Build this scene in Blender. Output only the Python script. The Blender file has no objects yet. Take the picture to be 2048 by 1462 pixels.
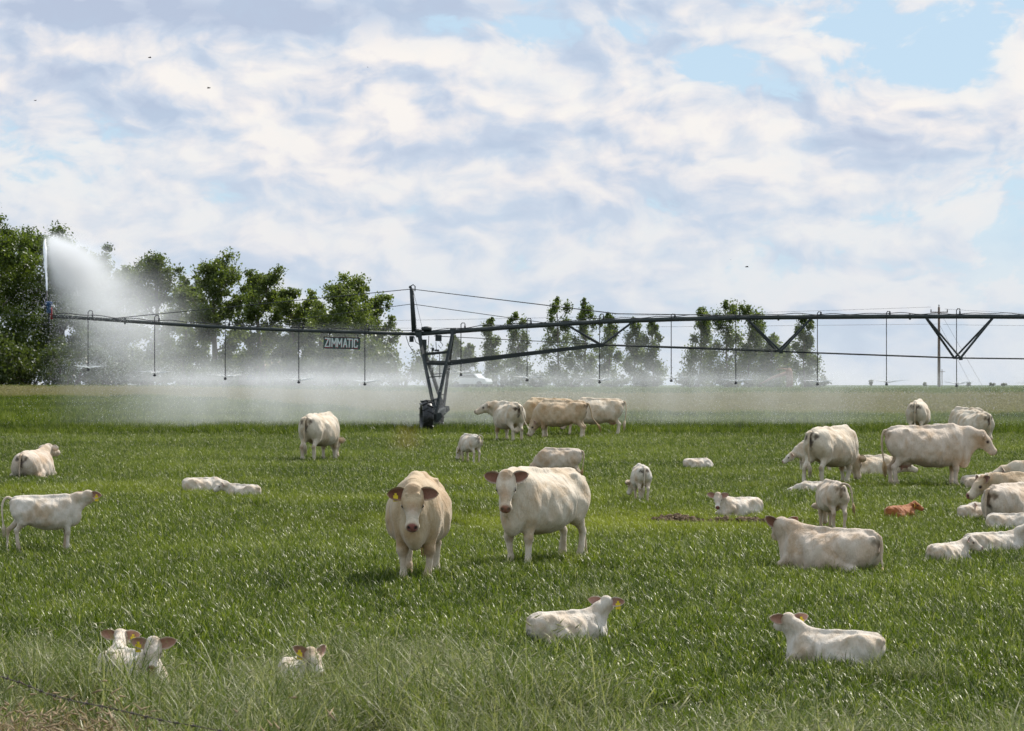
import bpy, math, random
import numpy as np
from mathutils import Vector, Matrix, Quaternion, noise as mnoise

S = bpy.context.scene
COL = S.collection
R = math.radians

# ------------------------------------------------------------------ camera
F = 5688.9                 # focal length in photo pixels (100 mm on a 36 mm wide frame, 2048 px)
ZC = 2.55                  # eye height above the near field
HOR = 770.0                # pixel row of the true horizon
cam_d = bpy.data.cameras.new('camera')
cam = bpy.data.objects.new('camera', cam_d); COL.objects.link(cam)
cam_d.sensor_width = 36.0
cam_d.lens = 100.0
cam_d.clip_start = 0.5
cam_d.clip_end = 9000.0
cam.location = (0, 0, ZC)
cam.rotation_euler = (R(90) + math.atan((HOR - 731.0) / F), 0, 0)
cam_d.dof.use_dof = True
cam_d.dof.focus_distance = 46.0
cam_d.dof.aperture_fstop = 9.0
S.camera = cam

# ------------------------------------------------------------------ sun and sky
SUN_AZ, SUN_EL = 40.0, 50.0            # azimuth measured from +Y towards +X
sv = Vector((math.sin(R(SUN_AZ)) * math.cos(R(SUN_EL)), math.cos(R(SUN_AZ)) * math.cos(R(SUN_EL)), math.sin(R(SUN_EL))))
sd = bpy.data.lights.new('sun', 'SUN'); so = bpy.data.objects.new('sun', sd); COL.objects.link(so)
sd.energy = 5.0; sd.angle = R(0.55); sd.color = (1.0, 0.955, 0.88)
so.rotation_euler = (-sv).to_track_quat('-Z', 'Y').to_euler()
so.location = (30, 60, 80)

S.view_settings.view_transform = 'Standard'
S.view_settings.look = 'None'
S.view_settings.gamma = 1.0
S.view_settings.exposure = 0.0
S.view_settings.use_curve_mapping = False
S.render.engine = 'CYCLES'
S.cycles.max_bounces = 8
S.cycles.diffuse_bounces = 3
S.cycles.glossy_bounces = 2
S.cycles.transmission_bounces = 4
S.cycles.transparent_max_bounces = 12
S.cycles.volume_bounces = 2
S.cycles.sample_clamp_indirect = 6.0
S.cycles.use_denoising = True
S.cycles.denoiser = 'OPENIMAGEDENOISE'
S.cycles.denoising_input_passes = 'RGB_ALBEDO_NORMAL'

W = bpy.data.worlds.new('World'); S.world = W; W.use_nodes = True

class NT:
    """small helper round a node tree"""
    def __init__(s, tree): s.t = tree; s.n = tree.nodes; s.l = tree.links
    def new(s, kind, **kw):
        n = s.n.new(kind)
        for k, v in kw.items():
            setattr(n, k, v)
        return n
    def put(s, sock, v):
        if hasattr(v, 'is_linked') or hasattr(v, 'links'): s.l.new(v, sock)
        else: sock.default_value = v
    def math(s, op, a, b=0.0, c=0.0, clamp=False):
        n = s.new('ShaderNodeMath', operation=op); n.use_clamp = clamp
        s.put(n.inputs[0], a); s.put(n.inputs[1], b); s.put(n.inputs[2], c)
        return n.outputs[0]
    def vmath(s, op, a, b=(0, 0, 0)):
        n = s.new('ShaderNodeVectorMath', operation=op)
        s.put(n.inputs[0], a); s.put(n.inputs[1], b)
        return n.outputs[0]
    def noise(s, vec, scale, detail=4, rough=.55, dist=0.0, out=0, dim='3D'):
        n = s.new('ShaderNodeTexNoise', noise_dimensions=dim); n.inputs['Scale'].default_value = scale
        n.inputs['Detail'].default_value = detail; n.inputs['Roughness'].default_value = rough
        n.inputs['Distortion'].default_value = dist
        if getattr(s, 'dim2', False): n.noise_dimensions = '2D'
        if vec is not None: s.l.new(vec, n.inputs['Vector'])
        return n.outputs[out]
    def ramp(s, fac, stops, interp='LINEAR'):
        n = s.new('ShaderNodeValToRGB'); n.color_ramp.interpolation = interp
        e = n.color_ramp.elements
        while len(e) > 1: e.remove(e[-1])
        for i, (p, c) in enumerate(stops):
            if i == 0: e[0].position = p
            el = e[0] if i == 0 else e.new(p)
            if not hasattr(c, '__len__'): c = (c, c, c)
            el.color = (*c[:3], 1)
        s.l.new(fac, n.inputs[0]); return n.outputs[0]
    def maprange(s, v, a, b, c=0.0, d=1.0, interp='SMOOTHSTEP'):
        n = s.new('ShaderNodeMapRange', interpolation_type=interp)
        s.put(n.inputs[0], v); n.inputs[1].default_value = a; n.inputs[2].default_value = b
        n.inputs[3].default_value = c; n.inputs[4].default_value = d
        return n.outputs[0]
    def mix(s, fac, a, b, mode='MIX'):
        n = s.new('ShaderNodeMix', data_type='RGBA', blend_type=mode)
        s.put(n.inputs[0], fac)
        for sock, v in ((n.inputs[6], a), (n.inputs[7], b)):
            if isinstance(v, (tuple, list)): sock.default_value = (*v[:3], 1)
            else: s.l.new(v, sock)
        return n.outputs[2]

def build_world():
    t = NT(W.node_tree); t.n.clear(); t.dim2 = True
    out = t.new('ShaderNodeOutputWorld')
    sky = t.new('ShaderNodeTexSky', sky_type='NISHITA')
    sky.sun_disc = False
    sky.sun_elevation = R(SUN_EL); sky.sun_rotation = R(SUN_AZ)
    sky.air_density = 1.0; sky.dust_density = 1.2; sky.ozone_density = 2.0; sky.altitude = 900
    bg = t.new('ShaderNodeBackground'); bg.inputs[1].default_value = 0.11
    tc = t.new('ShaderNodeTexCoord')
    sep = t.new('ShaderNodeSeparateXYZ'); t.l.new(tc.outputs['Generated'], sep.inputs[0])
    x, y, z = sep.outputs
    # azimuth (degrees, 0 = straight ahead) and elevation (degrees)
    az = t.math('MULTIPLY', t.math('ARCTAN2', x, y), 57.2958)
    el = t.math('MULTIPLY', t.math('ARCSINE', z), 57.2958)
    def vec(sx, sy, ox=0, oy=0, oz=0):
        c = t.new('ShaderNodeCombineXYZ')
        t.l.new(t.math('MULTIPLY_ADD', az, sx, ox), c.inputs[0]); t.l.new(t.math('MULTIPLY_ADD', el, sy, oy), c.inputs[1])
        c.inputs[2].default_value = oz
        return c.outputs[0]
    # sky colour: pale blue whitening to the horizon comes from the air model, a little desaturated
    skyc = t.mix(0.78, sky.outputs[0], (5.2, 6.8, 8.2))
    t.l.new(skyc, bg.inputs[0])
    # cumulus field: warped noise, flattened lower down
    warp = t.noise(vec(.35, .6, 3.1, 7.7), 1.0, 3, .5, 0, 1)
    wv = t.vmath('SCALE', t.vmath('SUBTRACT', warp, (.5, .5, .5))); wv.node.inputs[3].default_value = .30
    def field(ox=0.0, oy=0.0, det=8, heads=((2.0, .58), (4.7, .28), (10.5, .14))):
        p = t.vmath('ADD', vec(.21, .37, 11.3 + ox, 4.2 + oy), wv)
        big = t.noise(p, 1.0, 2, .5)
        fine = t.noise(p, 2.6, det, .57, 0)
        q = t.vmath('ADD', p, wob); bil = None
        for sc_, am in heads:       # rounded heads of the cumulus
            v = t.new('ShaderNodeTexVoronoi', feature='SMOOTH_F1', voronoi_dimensions='2D'); v.inputs['Scale'].default_value = sc_; v.inputs['Smoothness'].default_value = .35
            t.l.new(q, v.inputs['Vector'])
            c_ = t.math('MULTIPLY', t.math('SUBTRACT', .95, v.outputs['Distance']), am); bil = c_ if bil is None else t.math('ADD', bil, c_)
        return t.math('ADD', t.math('ADD', t.math('MULTIPLY', big, .40), t.math('MULTIPLY', fine, .42)), t.math('MULTIPLY', bil, .24))
    p0 = t.vmath('ADD', vec(.21, .37, 11.3, 4.2), wv)
    wob = t.vmath('SCALE', t.vmath('SUBTRACT', t.noise(p0, 5.0, 3, .6, 0, 1), (.5, .5, .5))); wob.node.inputs[3].default_value = .34
    d0 = field()
    low0 = field(0, 0, 2, ((2.0, .58), (4.7, .20))); low1 = field(.085, .15, 2, ((2.0, .58), (4.7, .20)))      # second sample a step towards the light
    fine1 = t.noise(t.vmath('ADD', p0, (.03, .05, 0)), 5.5, 5, .6); fine0 = t.noise(p0, 5.5, 5, .6)
    def blob(ca, ce, ra, re, amp, warpamt=.55):
        wn = t.new('ShaderNodeSeparateXYZ'); t.l.new(wv, wn.inputs[0])
        a = t.math('DIVIDE', t.math('SUBTRACT', t.math('MULTIPLY_ADD', wn.outputs[0], warpamt, az), ca), ra)
        e = t.math('DIVIDE', t.math('SUBTRACT', t.math('MULTIPLY_ADD', wn.outputs[1], warpamt, el), ce), re)
        r2 = t.math('ADD', t.math('MULTIPLY', a, a), t.math('MULTIPLY', e, e))
        return t.math('MULTIPLY', t.math('EXPONENT', t.math('MULTIPLY', r2, -1.0)), amp)
    # photo pixel -> degrees
    A = lambda px: math.degrees(math.atan((px - 1024) / F)); E = lambda py: math.degrees(math.atan((HOR - py) / F))
    cover = t.math('MULTIPLY_ADD', t.math('SUBTRACT', fine0, .5), .32, d0)
    # (px, py, half width deg, half height deg, amount): banks and gaps of the cloud field
    for b in [(500, 150, 6, 1.0, .16), (40, 150, 1.6, .9, .18), (1250, 130, 2.0, .7, .13), (1560, 230, 3.4, .45, .14), (1900, 260, 3, .5, .12),
              (2080, 130, .7, .8, .3), (1540, 40, 1.5, .35, .14), (1620, 95, 1.0, .22, .12), (1100, 20, 3.5, .3, .12),
              (300, 20, 4.5, .6, .26), (600, 330, 8, 1.4, .15), (1800, 340, 5, 1.0, .16), (1100, 300, 4, .9, .12), (820, 460, .9, .35, .1),
              (1860, 125, 1.7, .62, -.24), (1750, 50, 1.7, .42, -.15), (1420, 140, 1.1, .35, -.17), (1230, 45, 1.5, .26, -.16), (900, 45, 1.1, .2, -.13),
              (250, 480, 6, .8, .08), (1250, 490, 9, .9, .12), (1000, 640, 14, .8, .08)]:
        cover = t.math('ADD', cover, blob(A(b[0]), E(b[1]), b[2], b[3], b[4]))
    mask = t.maprange(cover, .48, .60)
    # beyond the part of the sky in the picture the same broken cumulus goes on
    shade = t.math('ADD', t.math('MULTIPLY', t.math('SUBTRACT', low0, low1), 3.8), t.math('MULTIPLY', t.math('SUBTRACT', fine0, fine1), .7))
    lit = t.math('ADD', shade, t.math('MULTIPLY_ADD', t.noise(p0, 1.3, 3, .5), -1.1, 1.23), clamp=True)
    base = blob(A(420), E(28), 5.5, .42, 1.25, .9)        # grey underside of the near cloud at the top left
    base2 = blob(A(1130), E(10), 2.5, .22, .5, .9)
    lit = t.math('SUBTRACT', lit, t.math('MULTIPLY', t.math('ADD', base, base2), .75), clamp=True)
    thick = t.maprange(cover, .52, .86)
    ccol = t.ramp(lit, [(0.0, (.47, .55, .71)), (.35, (.60, .67, .80)), (.58, (.78, .785, .835)), (.82, (.93, .885, .87)), (1.0, (1.0, .945, .89))])
    # low clouds far off sit behind more air
    far = t.maprange(el, 0.2, 5.5, .66, .12, 'LINEAR')
    ccol = t.mix(far, ccol, (.625, .695, .80))
    cbg = t.new('ShaderNodeBackground'); t.l.new(ccol, cbg.inputs[0]); cbg.inputs[1].default_value = 1.0
    # cloud cover only above the horizon
    up = t.maprange(el, -.3, .6)
    m = t.math('MULTIPLY', t.math('MULTIPLY', mask, t.math('MULTIPLY_ADD', thick, .25, .75)), up)
    m = t.math('MAXIMUM', m, t.maprange(el, 4.2, .4, 0, .80))          # distant cloud and haze closing in over the horizon
    mx = t.new('ShaderNodeMixShader'); t.l.new(m, mx.inputs[0]); t.l.new(bg.outputs[0], mx.inputs[1]); t.l.new(cbg.outputs[0], mx.inputs[2])
    t.l.new(mx.outputs[0], out.inputs[0])
build_world()

# ------------------------------------------------------------------ lay of the land
_PD = [0, 20, 30, 37, 50, 60, 68, 81, 90, 100, 109, 125, 150, 175, 200, 230, 300, 600, 9000]
_PZ = [-.12, -.06, 0, .03, .10, .165, .23, .37, .50, .65, .79, 1.03, 1.40, 1.74, 2.02, 2.24, 2.30, 2.30, 1.9]
def gz(d):
    return float(np.interp(d, _PD, _PZ))
def at(px, d, h=0.0):
    """point at depth d metres in front of the lens, seen in pixel column px, h metres above the ground"""
    return Vector(((px - 1024) * d / F, d, gz(d) + h))
def hz(py, d):
    """height (world z) that pixel row py has at depth d"""
    return ZC + (HOR - py) * d / F
def depth_of(py, h=0.0):
    """depth at which a point h above the ground shows in pixel row py"""
    ds = np.linspace(15, 225, 4000); z = np.interp(ds, _PD, _PZ) + h
    rows = HOR + F * (ZC - z) / ds
    return float(ds[np.argmin(np.abs(rows - py))])

# ------------------------------------------------------------------ object helpers
def tag(o, label=None, cat=None, group=None, kind=None):
    if label: o['label'] = label
    if cat: o['category'] = cat
    if group: o['group'] = group
    if kind: o['kind'] = kind
    return o
def empty(name, loc, rz=0.0, parent=None):
    o = bpy.data.objects.new(name, None); COL.objects.link(o); o.empty_display_size = .2
    o.location = loc; o.rotation_euler = (0, 0, rz)
    if parent: o.parent = parent
    return o
def mesh_obj(name, me, mat=None, parent=None, loc=None):
    o = bpy.data.objects.new(name, me); COL.objects.link(o)
    if mat is not None and not me.materials: me.materials.append(mat)
    if parent is not None: o.parent = parent
    if loc is not None: o.location = loc
    return o
def np_mesh(name, V, Fc, smooth=True):
    """mesh from numpy arrays; Fc is an (n,3) or (n,4) array, or a list of such arrays"""
    me = bpy.data.meshes.new(name)
    groups = Fc if isinstance(Fc, list) else [Fc]
    groups = [np.asarray(g) for g in groups if len(g)]
    me.vertices.add(len(V)); me.vertices.foreach_set('co', np.asarray(V, dtype=np.float32).ravel())
    li = np.concatenate([g.ravel() for g in groups]); tot = np.concatenate([np.full(len(g), g.shape[1]) for g in groups])
    me.loops.add(len(li)); me.loops.foreach_set('vertex_index', li.astype(np.int32))
    me.polygons.add(len(tot)); st = np.concatenate([[0], np.cumsum(tot)[:-1]])
    me.polygons.foreach_set('loop_start', st.astype(np.int32))
    me.polygons.foreach_set('use_smooth', np.full(len(tot), smooth))
    me.update(calc_edges=True); me.validate()
    return me
def set_col(me, name, C):
    a = me.color_attributes.new(name, 'FLOAT_COLOR', 'POINT')
    C4 = np.ones((len(me.vertices), 4), dtype=np.float32); C4[:, :3] = C
    a.data.foreach_set('color', C4.ravel())
def principled(name, color=(.5, .5, .5), rough=.6, metal=0.0, spec=.5, **kw):
    m = bpy.data.materials.new(name); m.use_nodes = True
    b = m.node_tree.nodes['Principled BSDF']
    b.inputs['Base Color'].default_value = (*color, 1); b.inputs['Roughness'].default_value = rough
    b.inputs['Metallic'].default_value = metal; b.inputs['Specular IOR Level'].default_value = spec
    for k, v in kw.items(): b.inputs[k].default_value = v
    return m, NT(m.node_tree), b
def worn(name, color, rough=.6, metal=0.0, amount=.25, scale=6.0, bump=.1):
    """paint or wood with uneven wear"""
    m, t, b = principled(name, color, rough, metal)
    tc = t.new('ShaderNodeTexCoord')
    n1 = t.noise(tc.outputs['Object'], scale, 6, .6); n2 = t.noise(tc.outputs['Object'], scale * 7, 4, .6)
    f = t.math('ADD', t.math('MULTIPLY', n1, .7), t.math('MULTIPLY', n2, .3))
    c = t.ramp(f, [(.3, [v * (1 - amount) for v in color]), (.55, color), (.75, [min(1, v * (1 + amount) + .02) for v in color])])
    t.l.new(c, b.inputs['Base Color'])
    t.l.new(t.math('MULTIPLY_ADD', n2, .3, rough - .15), b.inputs['Roughness'])
    bp = t.new('ShaderNodeBump'); bp.inputs['Strength'].default_value = bump; bp.inputs['Distance'].default_value = .01
    t.l.new(n2, bp.inputs['Height']); t.l.new(bp.outputs[0], b.inputs['Normal'])
    return m
class MB:
    """collects tubes, boxes and plates into one mesh"""
    def __init__(s): s.V = []; s.F3 = []; s.F4 = []
    def _add(s, V, F4=(), F3=()):
        o = sum(len(v) for v in s.V); s.V.append(np.asarray(V, float))
        if len(F4): s.F4.append(np.asarray(F4) + o)
        if len(F3): s.F3.append(np.asarray(F3) + o)
    def tube(s, pts, r, n=8, cap=True):
        pts = [Vector(p) for p in pts]
        rs = r if hasattr(r, '__len__') else [r] * len(pts)
        V = []; up = None
        for i, p in enumerate(pts):
            a = pts[max(i - 1, 0)]; b = pts[min(i + 1, len(pts) - 1)]
            t = (b - a).normalized() if (b - a).length > 1e-9 else Vector((0, 0, 1))
            if up is None:
                up = Vector((0, 0, 1)) if abs(t.z) < .9 else Vector((1, 0, 0))
            u = (up - t * up.dot(t))
            u = u.normalized() if u.length > 1e-6 else t.orthogonal().normalized()
            up = u; w = t.cross(u)
            for k in range(n):
                a_ = 2 * math.pi * k / n
                V.append(p + (u * math.cos(a_) + w * math.sin(a_)) * rs[i])
        F4 = [[i * n + k, i * n + (k + 1) % n, (i + 1) * n + (k + 1) % n, (i + 1) * n + k] for i in range(len(pts) - 1) for k in range(n)]
        F3 = []
        if cap:
            m = len(V); V += [pts[0], pts[-1]]; e = (len(pts) - 1) * n
            F3 = [[m, (k + 1) % n, k] for k in range(n)] + [[m + 1, e + k, e + (k + 1) % n] for k in range(n)]
        s._add([tuple(v) for v in V], F4, F3); return s
    def box(s, c, size, rot=None):
        c = Vector(c); hx, hy, hz_ = [v / 2 for v in size]
        V = []
        for x in (-hx, hx):
            for y in (-hy, hy):
                for z in (-hz_, hz_):
                    v = Vector((x, y, z))
                    if rot is not None: v = rot @ v
                    V.append(tuple(c + v))
        s._add(V, [[0, 1, 3, 2], [4, 6, 7, 5], [0, 4, 5, 1], [2, 3, 7, 6], [0, 2, 6, 4], [1, 5, 7, 3]]); return s
    def beam(s, a, b, w, h):
        """box section bar from a to b"""
        a = Vector(a); b = Vector(b); d = b - a
        q = d.to_track_quat('X', 'Z').to_matrix()
        return s.box((a + b) / 2, (d.length, w, h), q)
    def lathe(s, prof, c, axis='Z', n=16):
        """profile of (radius, height) round an axis"""
        V = []; m = len(prof)
        for r_, h in prof:
            for k in range(n):
                a = 2 * math.pi * k / n; p = (r_ * math.cos(a), r_ * math.sin(a), h)
                if axis == 'X': p = (p[2], p[0], p[1])
                elif axis == 'Y': p = (p[1], p[2], p[0])
                V.append((p[0] + c[0], p[1] + c[1], p[2] + c[2]))
        F4 = [[i * n + k, i * n + (k + 1) % n, (i + 1) * n + (k + 1) % n, (i + 1) * n + k] for i in range(m - 1) for k in range(n)]
        s._add(V, F4); return s
    def build(s, name, mat, parent=None, smooth=False, loc=None):
        V = np.concatenate(s.V); g = []
        if s.F4: g.append(np.concatenate(s.F4))
        if s.F3: g.append(np.concatenate(s.F3))
        return mesh_obj(name, np_mesh(name, V, g, smooth), mat, parent, loc)
# ------------------------------------------------------------------ ground
def soft(a, b, v): 
    t = min(1, max(0, (v - a) / (b - a))); return t * t * (3 - 2 * t)
def tan_band(px):
    """near and far depth of the tall tan grass beyond the watered crop, for a pixel column"""
    k = soft(250, 950, px)
    return 172 - 44 * k, 205 - 32 * k
def patch_nodes(t):
    """slow variation of the crop: world-space noise plus the thinner, yellower strip in mid field and the wheel track"""
    g = t.new('ShaderNodeNewGeometry'); pos = g.outputs['Position']
    big = t.noise(pos, .16, 3, .55); mid = t.noise(pos, 1.1, 3, .6)
    sx = t.new('ShaderNodeSeparateXYZ'); t.l.new(pos, sx.inputs[0]); X, Y, Z = sx.outputs
    def bell(v, c, w): 
        a = t.math('DIVIDE', t.math('SUBTRACT', v, c), w); return t.math('EXPONENT', t.math('MULTIPLY', t.math('MULTIPLY', a, a), -1.0))
    strip = t.math('MULTIPLY', bell(Y, 50.0, 4.0), bell(X, 1.5, 4.2))
    strip2 = t.math('MULTIPLY', bell(Y, 63.0, 9.0), t.math('MULTIPLY', t.maprange(big, .45, .65), .5))
    track = t.math('MULTIPLY', bell(t.math('MULTIPLY_ADD', Y, .035, X), -.25 + .035 * 2, .45), t.math('MULTIPLY', t.maprange(Y, 84, 92), t.maprange(Y, 110, 106)))
    return pos, big, mid, t.math('ADD', strip, strip2, clamp=True), track
def ground_material():
    m, t, b = principled('field_soil', (.05, .06, .02), .95, 0, .1)
    pos, big, mid, strip, track = patch_nodes(t)
    fine = t.noise(pos, 9.0, 6, .65)
    soil = t.ramp(fine, [(.3, (.020, .022, .008)), (.55, (.038, .045, .014)), (.8, (.075, .07, .03))])
    sx = t.new('ShaderNodeSeparateXYZ'); t.l.new(pos, sx.inputs[0])
    far = t.maprange(sx.outputs[1], 150, 240)
    crop = t.ramp(t.noise(pos, .05, 5, .6), [(.3, (.055, .085, .030)), (.6, (.08, .11, .045)), (.8, (.14, .14, .07))])
    t.l.new(t.mix(far, soil, crop), b.inputs['Base Color'])
    bp = t.new('ShaderNodeBump'); bp.inputs['Strength'].default_value = .6; bp.inputs['Distance'].default_value = .05
    t.l.new(fine, bp.inputs['Height']); t.l.new(bp.outputs[0], b.inputs['Normal'])
    return m
M_GROUND = ground_material()
xs = np.array(sorted(set([-6000, -2500, -1000, -500, -250, 250, 500, 1000, 2500, 6000] + list(np.arange(-120, 121, 4)))), float)
ys = np.array(sorted(set([-200, -60, -20, 0] + list(np.arange(8, 300, 4)) + [320, 360, 420, 500, 600, 800, 1200, 2000, 3500, 5500, 8000])), float)
GX, GY = np.meshgrid(xs, ys, indexing='ij')
GZ = np.interp(GY, _PD, _PZ)
nx, ny_ = len(xs), len(ys)
ii, jj = np.meshgrid(np.arange(nx - 1), np.arange(ny_ - 1), indexing='ij')
a_ = (ii * ny_ + jj).ravel()
gm = np_mesh('ground', np.stack([GX.ravel(), GY.ravel(), GZ.ravel()], 1), np.stack([a_, a_ + ny_, a_ + ny_ + 1, a_ + 1], 1))
tag(mesh_obj('ground', gm, M_GROUND), 'level farm field soil running out to the horizon', None, None, 'structure')

# ------------------------------------------------------------------ grass
def grass_material(name, lo, mid_, hi, dry, gloss=.30, trans=.45):
    m = bpy.data.materials.new(name); m.use_nodes = True; t = NT(m.node_tree); t.n.clear()
    out = t.new('ShaderNodeOutputMaterial')
    a = t.new('ShaderNodeAttribute', attribute_name='tint'); sp = t.new('ShaderNodeSeparateColor'); t.l.new(a.outputs[0], sp.inputs[0])
    pos, big, mid, strip, track = patch_nodes(t)
    v = t.math('ADD', t.math('MULTIPLY', sp.outputs[0], 1.0), t.math('MULTIPLY_ADD', big, .9, t.math('MULTIPLY_ADD', mid, .5, -.68)))
    c = t.ramp(v, [(.1, lo), (.5, mid_), (.9, hi)])
    c = t.mix(t.math('MULTIPLY', strip, .65), c, (hi[0] * 1.25, hi[1] * 1.18, hi[2] * .55))
    c = t.mix(t.math('MULTIPLY', track, .4), c, (.24, .16, .06))
    c = t.mix(sp.outputs[1], c, dry)
    d = t.new('ShaderNodeBsdfDiffuse'); t.l.new(c, d.inputs[0])
    tr = t.new('ShaderNodeBsdfTranslucent'); t.l.new(t.mix(1.0, c, (1.15, 1.25, .55), 'MULTIPLY'), tr.inputs[0])
    gl = t.new('ShaderNodeBsdfGlossy'); gl.inputs['Roughness'].default_value = gloss; gl.inputs[0].default_value = (1, .97, .88, 1)
    m1 = t.new('ShaderNodeMixShader'); m1.inputs[0].default_value = trans; t.l.new(d.outputs[0], m1.inputs[1]); t.l.new(tr.outputs[0], m1.inputs[2])
    fr = t.new('ShaderNodeFresnel'); fr.inputs[0].default_value = 1.42
    m2 = t.new('ShaderNodeMixShader'); t.l.new(t.math('MULTIPLY', fr.outputs[0], .038, clamp=True), m2.inputs[0]); t.l.new(m1.outputs[0], m2.inputs[1]); t.l.new(gl.outputs[0], m2.inputs[2])
    t.l.new(m2.outputs[0], out.inputs[0])
    return m
M_GRASS = grass_material('crop_grass', (.017, .032, .003), (.084, .122, .016), (.22, .25, .052), (.38, .36, .20), .36)
M_TALL = grass_material('tall_verge_grass', (.040, .062, .012), (.105, .140, .036), (.24, .26, .10), (.46, .43, .29), .42, .4)
M_TAN = grass_material('tan_meadow_grass', (.15, .155, .05), (.25, .24, .09), (.34, .32, .15), (.40, .35, .20), .5, .35)
M_DRY = grass_material('dead_weeds', (.15, .11, .065), (.30, .22, .14), (.44, .33, .22), (.44, .33, .22), .6, .25)

TILES = bpy.data.collections.new('grass_tiles')      # sources of the grass, not in the scene themselves
def tile(seed, size, n, hlo, hhi, wlo, whi, mat, lean=.35, curve=.5, dryp=.06, seg=3, heads=0, headr=.006, headl=.05, clump=0, tuft=11):
    rg = np.random.default_rng(seed)
    bx = rg.uniform(-size / 2 - .06, size / 2 + .06, (n, 2))
    if clump:
        cc = rg.uniform(-size / 2, size / 2, (clump, 2)); k = rg.integers(0, clump, n)
        bx = np.where(rg.random((n, 1)) < .6, cc[k] + rg.normal(0, .05, (n, 2)), bx)
    # plants tiller: blades stand in small tufts that share height and tone
    nt = max(1, n // tuft); tc_ = rg.uniform(-size / 2 - .05, size / 2 + .05, (nt, 2)); ti = rg.integers(0, nt, n)
    bx = np.where(rg.random((n, 1)) < .72, tc_[ti] + rg.normal(0, .016 * size ** .5 * (tuft / 9) ** .5, (n, 2)), bx)
    th_ = rg.uniform(.62, 1.22, nt)[ti]; tt_ = rg.random(nt)[ti]
    az = rg.uniform(0, 2 * np.pi, n); ln = rg.uniform(hlo, hhi, n) * th_; w = rg.uniform(wlo, whi, n)
    ln0 = np.abs(rg.normal(0, lean, n)); cv = np.abs(rg.normal(curve, .35, n))
    dirx, diry = np.cos(az), np.sin(az); V = []; tw = rg.uniform(-1.0, 1.0, n)
    p = np.stack([bx[:, 0], bx[:, 1], np.full(n, -.02)], 1); ang = ln0.copy(); rings = []
    for i in range(seg + 1):
        u = i / seg
        ww = w * (1 - u ** 2.2) * (.7 + .6 * u * (1 - u) * 2) if i < seg else w * 0
        rot = az + np.pi / 2 + tw * u
        side = np.stack([np.cos(rot), np.sin(rot), np.zeros(n)], 1)
        if i < seg: rings += [p - side * ww[:, None] / 2, p + side * ww[:, None] / 2]
        else: rings += [p]
        st = ln / seg
        p = p + np.stack([np.sin(ang) * dirx, np.sin(ang) * diry, np.cos(ang)], 1) * st[:, None]
        ang = ang + cv * (1.0 + u * 1.3) / seg * 1.6
    tipp = rings[-1]
    per = 2 * seg + 1
    V = np.stack(rings, 1).reshape(-1, 3); b0 = np.arange(n)[:, None] * per
    F4 = np.concatenate([b0 + np.array([[2 * i, 2 * i + 1, 2 * i + 3, 2 * i + 2]]) for i in range(seg - 1)]) if seg > 1 else np.zeros((0, 4), int)
    F3 = b0 + np.array([[2 * seg - 2, 2 * seg - 1, 2 * seg]])
    T = np.stack([rg.random(n) * .45 + tt_ * .55, (rg.random(n) < dryp) * rg.uniform(.4, 1, n), np.zeros(n)], 1).repeat(per, 0)
    groups = [F4, F3]
    if heads:
        # seed heads: spindles of four sides on the tips
        k = rg.choice(n, heads, replace=False); tp = tipp[k]; hd = np.stack([np.cos(az[k]) * .7, np.sin(az[k]) * .7, rg.uniform(-.3, .8, heads)], 1)
        hd /= np.linalg.norm(hd, axis=1)[:, None]; s1 = np.cross(hd, [0.3, .2, 1.0]); s1 /= np.linalg.norm(s1, axis=1)[:, None]; s2 = np.cross(hd, s1)
        hl = headl * rg.uniform(.6, 1.4, heads)[:, None]
        HV = np.stack([tp - hd * hl * .3, tp + s1 * headr, tp + s2 * headr, tp - s1 * headr, tp - s2 * headr, tp + hd * hl], 1).reshape(-1, 3)
        o = len(V); hb = o + np.arange(heads)[:, None] * 6
        HF = np.concatenate([hb + np.array([[0, i, i % 4 + 1]])[:, ::-1] for i in (1, 2, 3, 4)] + [hb + np.array([[5, i, i % 4 + 1]]) for i in (1, 2, 3, 4)])
        V = np.concatenate([V, HV]); groups.append(HF)
        T = np.concatenate([T, np.stack([rg.random(heads), rg.uniform(.6, 1, heads), np.zeros(heads)], 1).repeat(6, 0)])
    me = np_mesh('grass_tile', V, groups, True); set_col(me, 'tint', T); me.materials.append(mat)
    o = bpy.data.objects.new('grass_tile', me); TILES.objects.link(o); return o
# index order = name order
def named(o, i): o.name = 'tile_%02d' % i; return o
spec = []
for k in range(3): named(tile(10 + k, 1.0, 1500, .12, .27, .007, .0135, M_GRASS, .42, .95, .07), k)                         # 0-2 near crop
for k in range(2): named(tile(20 + k, 2.4, 2100, .20, .42, .013, .026, M_GRASS, .35, .5, .04, 2), 3 + k)                     # 3-4 far crop
for k in range(2): named(tile(30 + k, 2.4, 1700, .26, .46, .008, .020, M_TAN, .25, .3, .5, 2, 300, .016, .10), 5 + k)      # 5-6 tan meadow
for k in range(3): named(tile(40 + k, 1.0, 1100, .40, .86, .005, .010, M_TALL, .35, .8, .28, 5, 170, .0055, .07, 8), 7 + k)   # 7-9 verge
for k in range(2): named(tile(50 + k, 1.0, 900, .30, .66, .004, .009, M_DRY, .40, .6, .5, 4, 300, .008, .075, 12), 10 + k)    # 10-11 dead weeds

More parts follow.
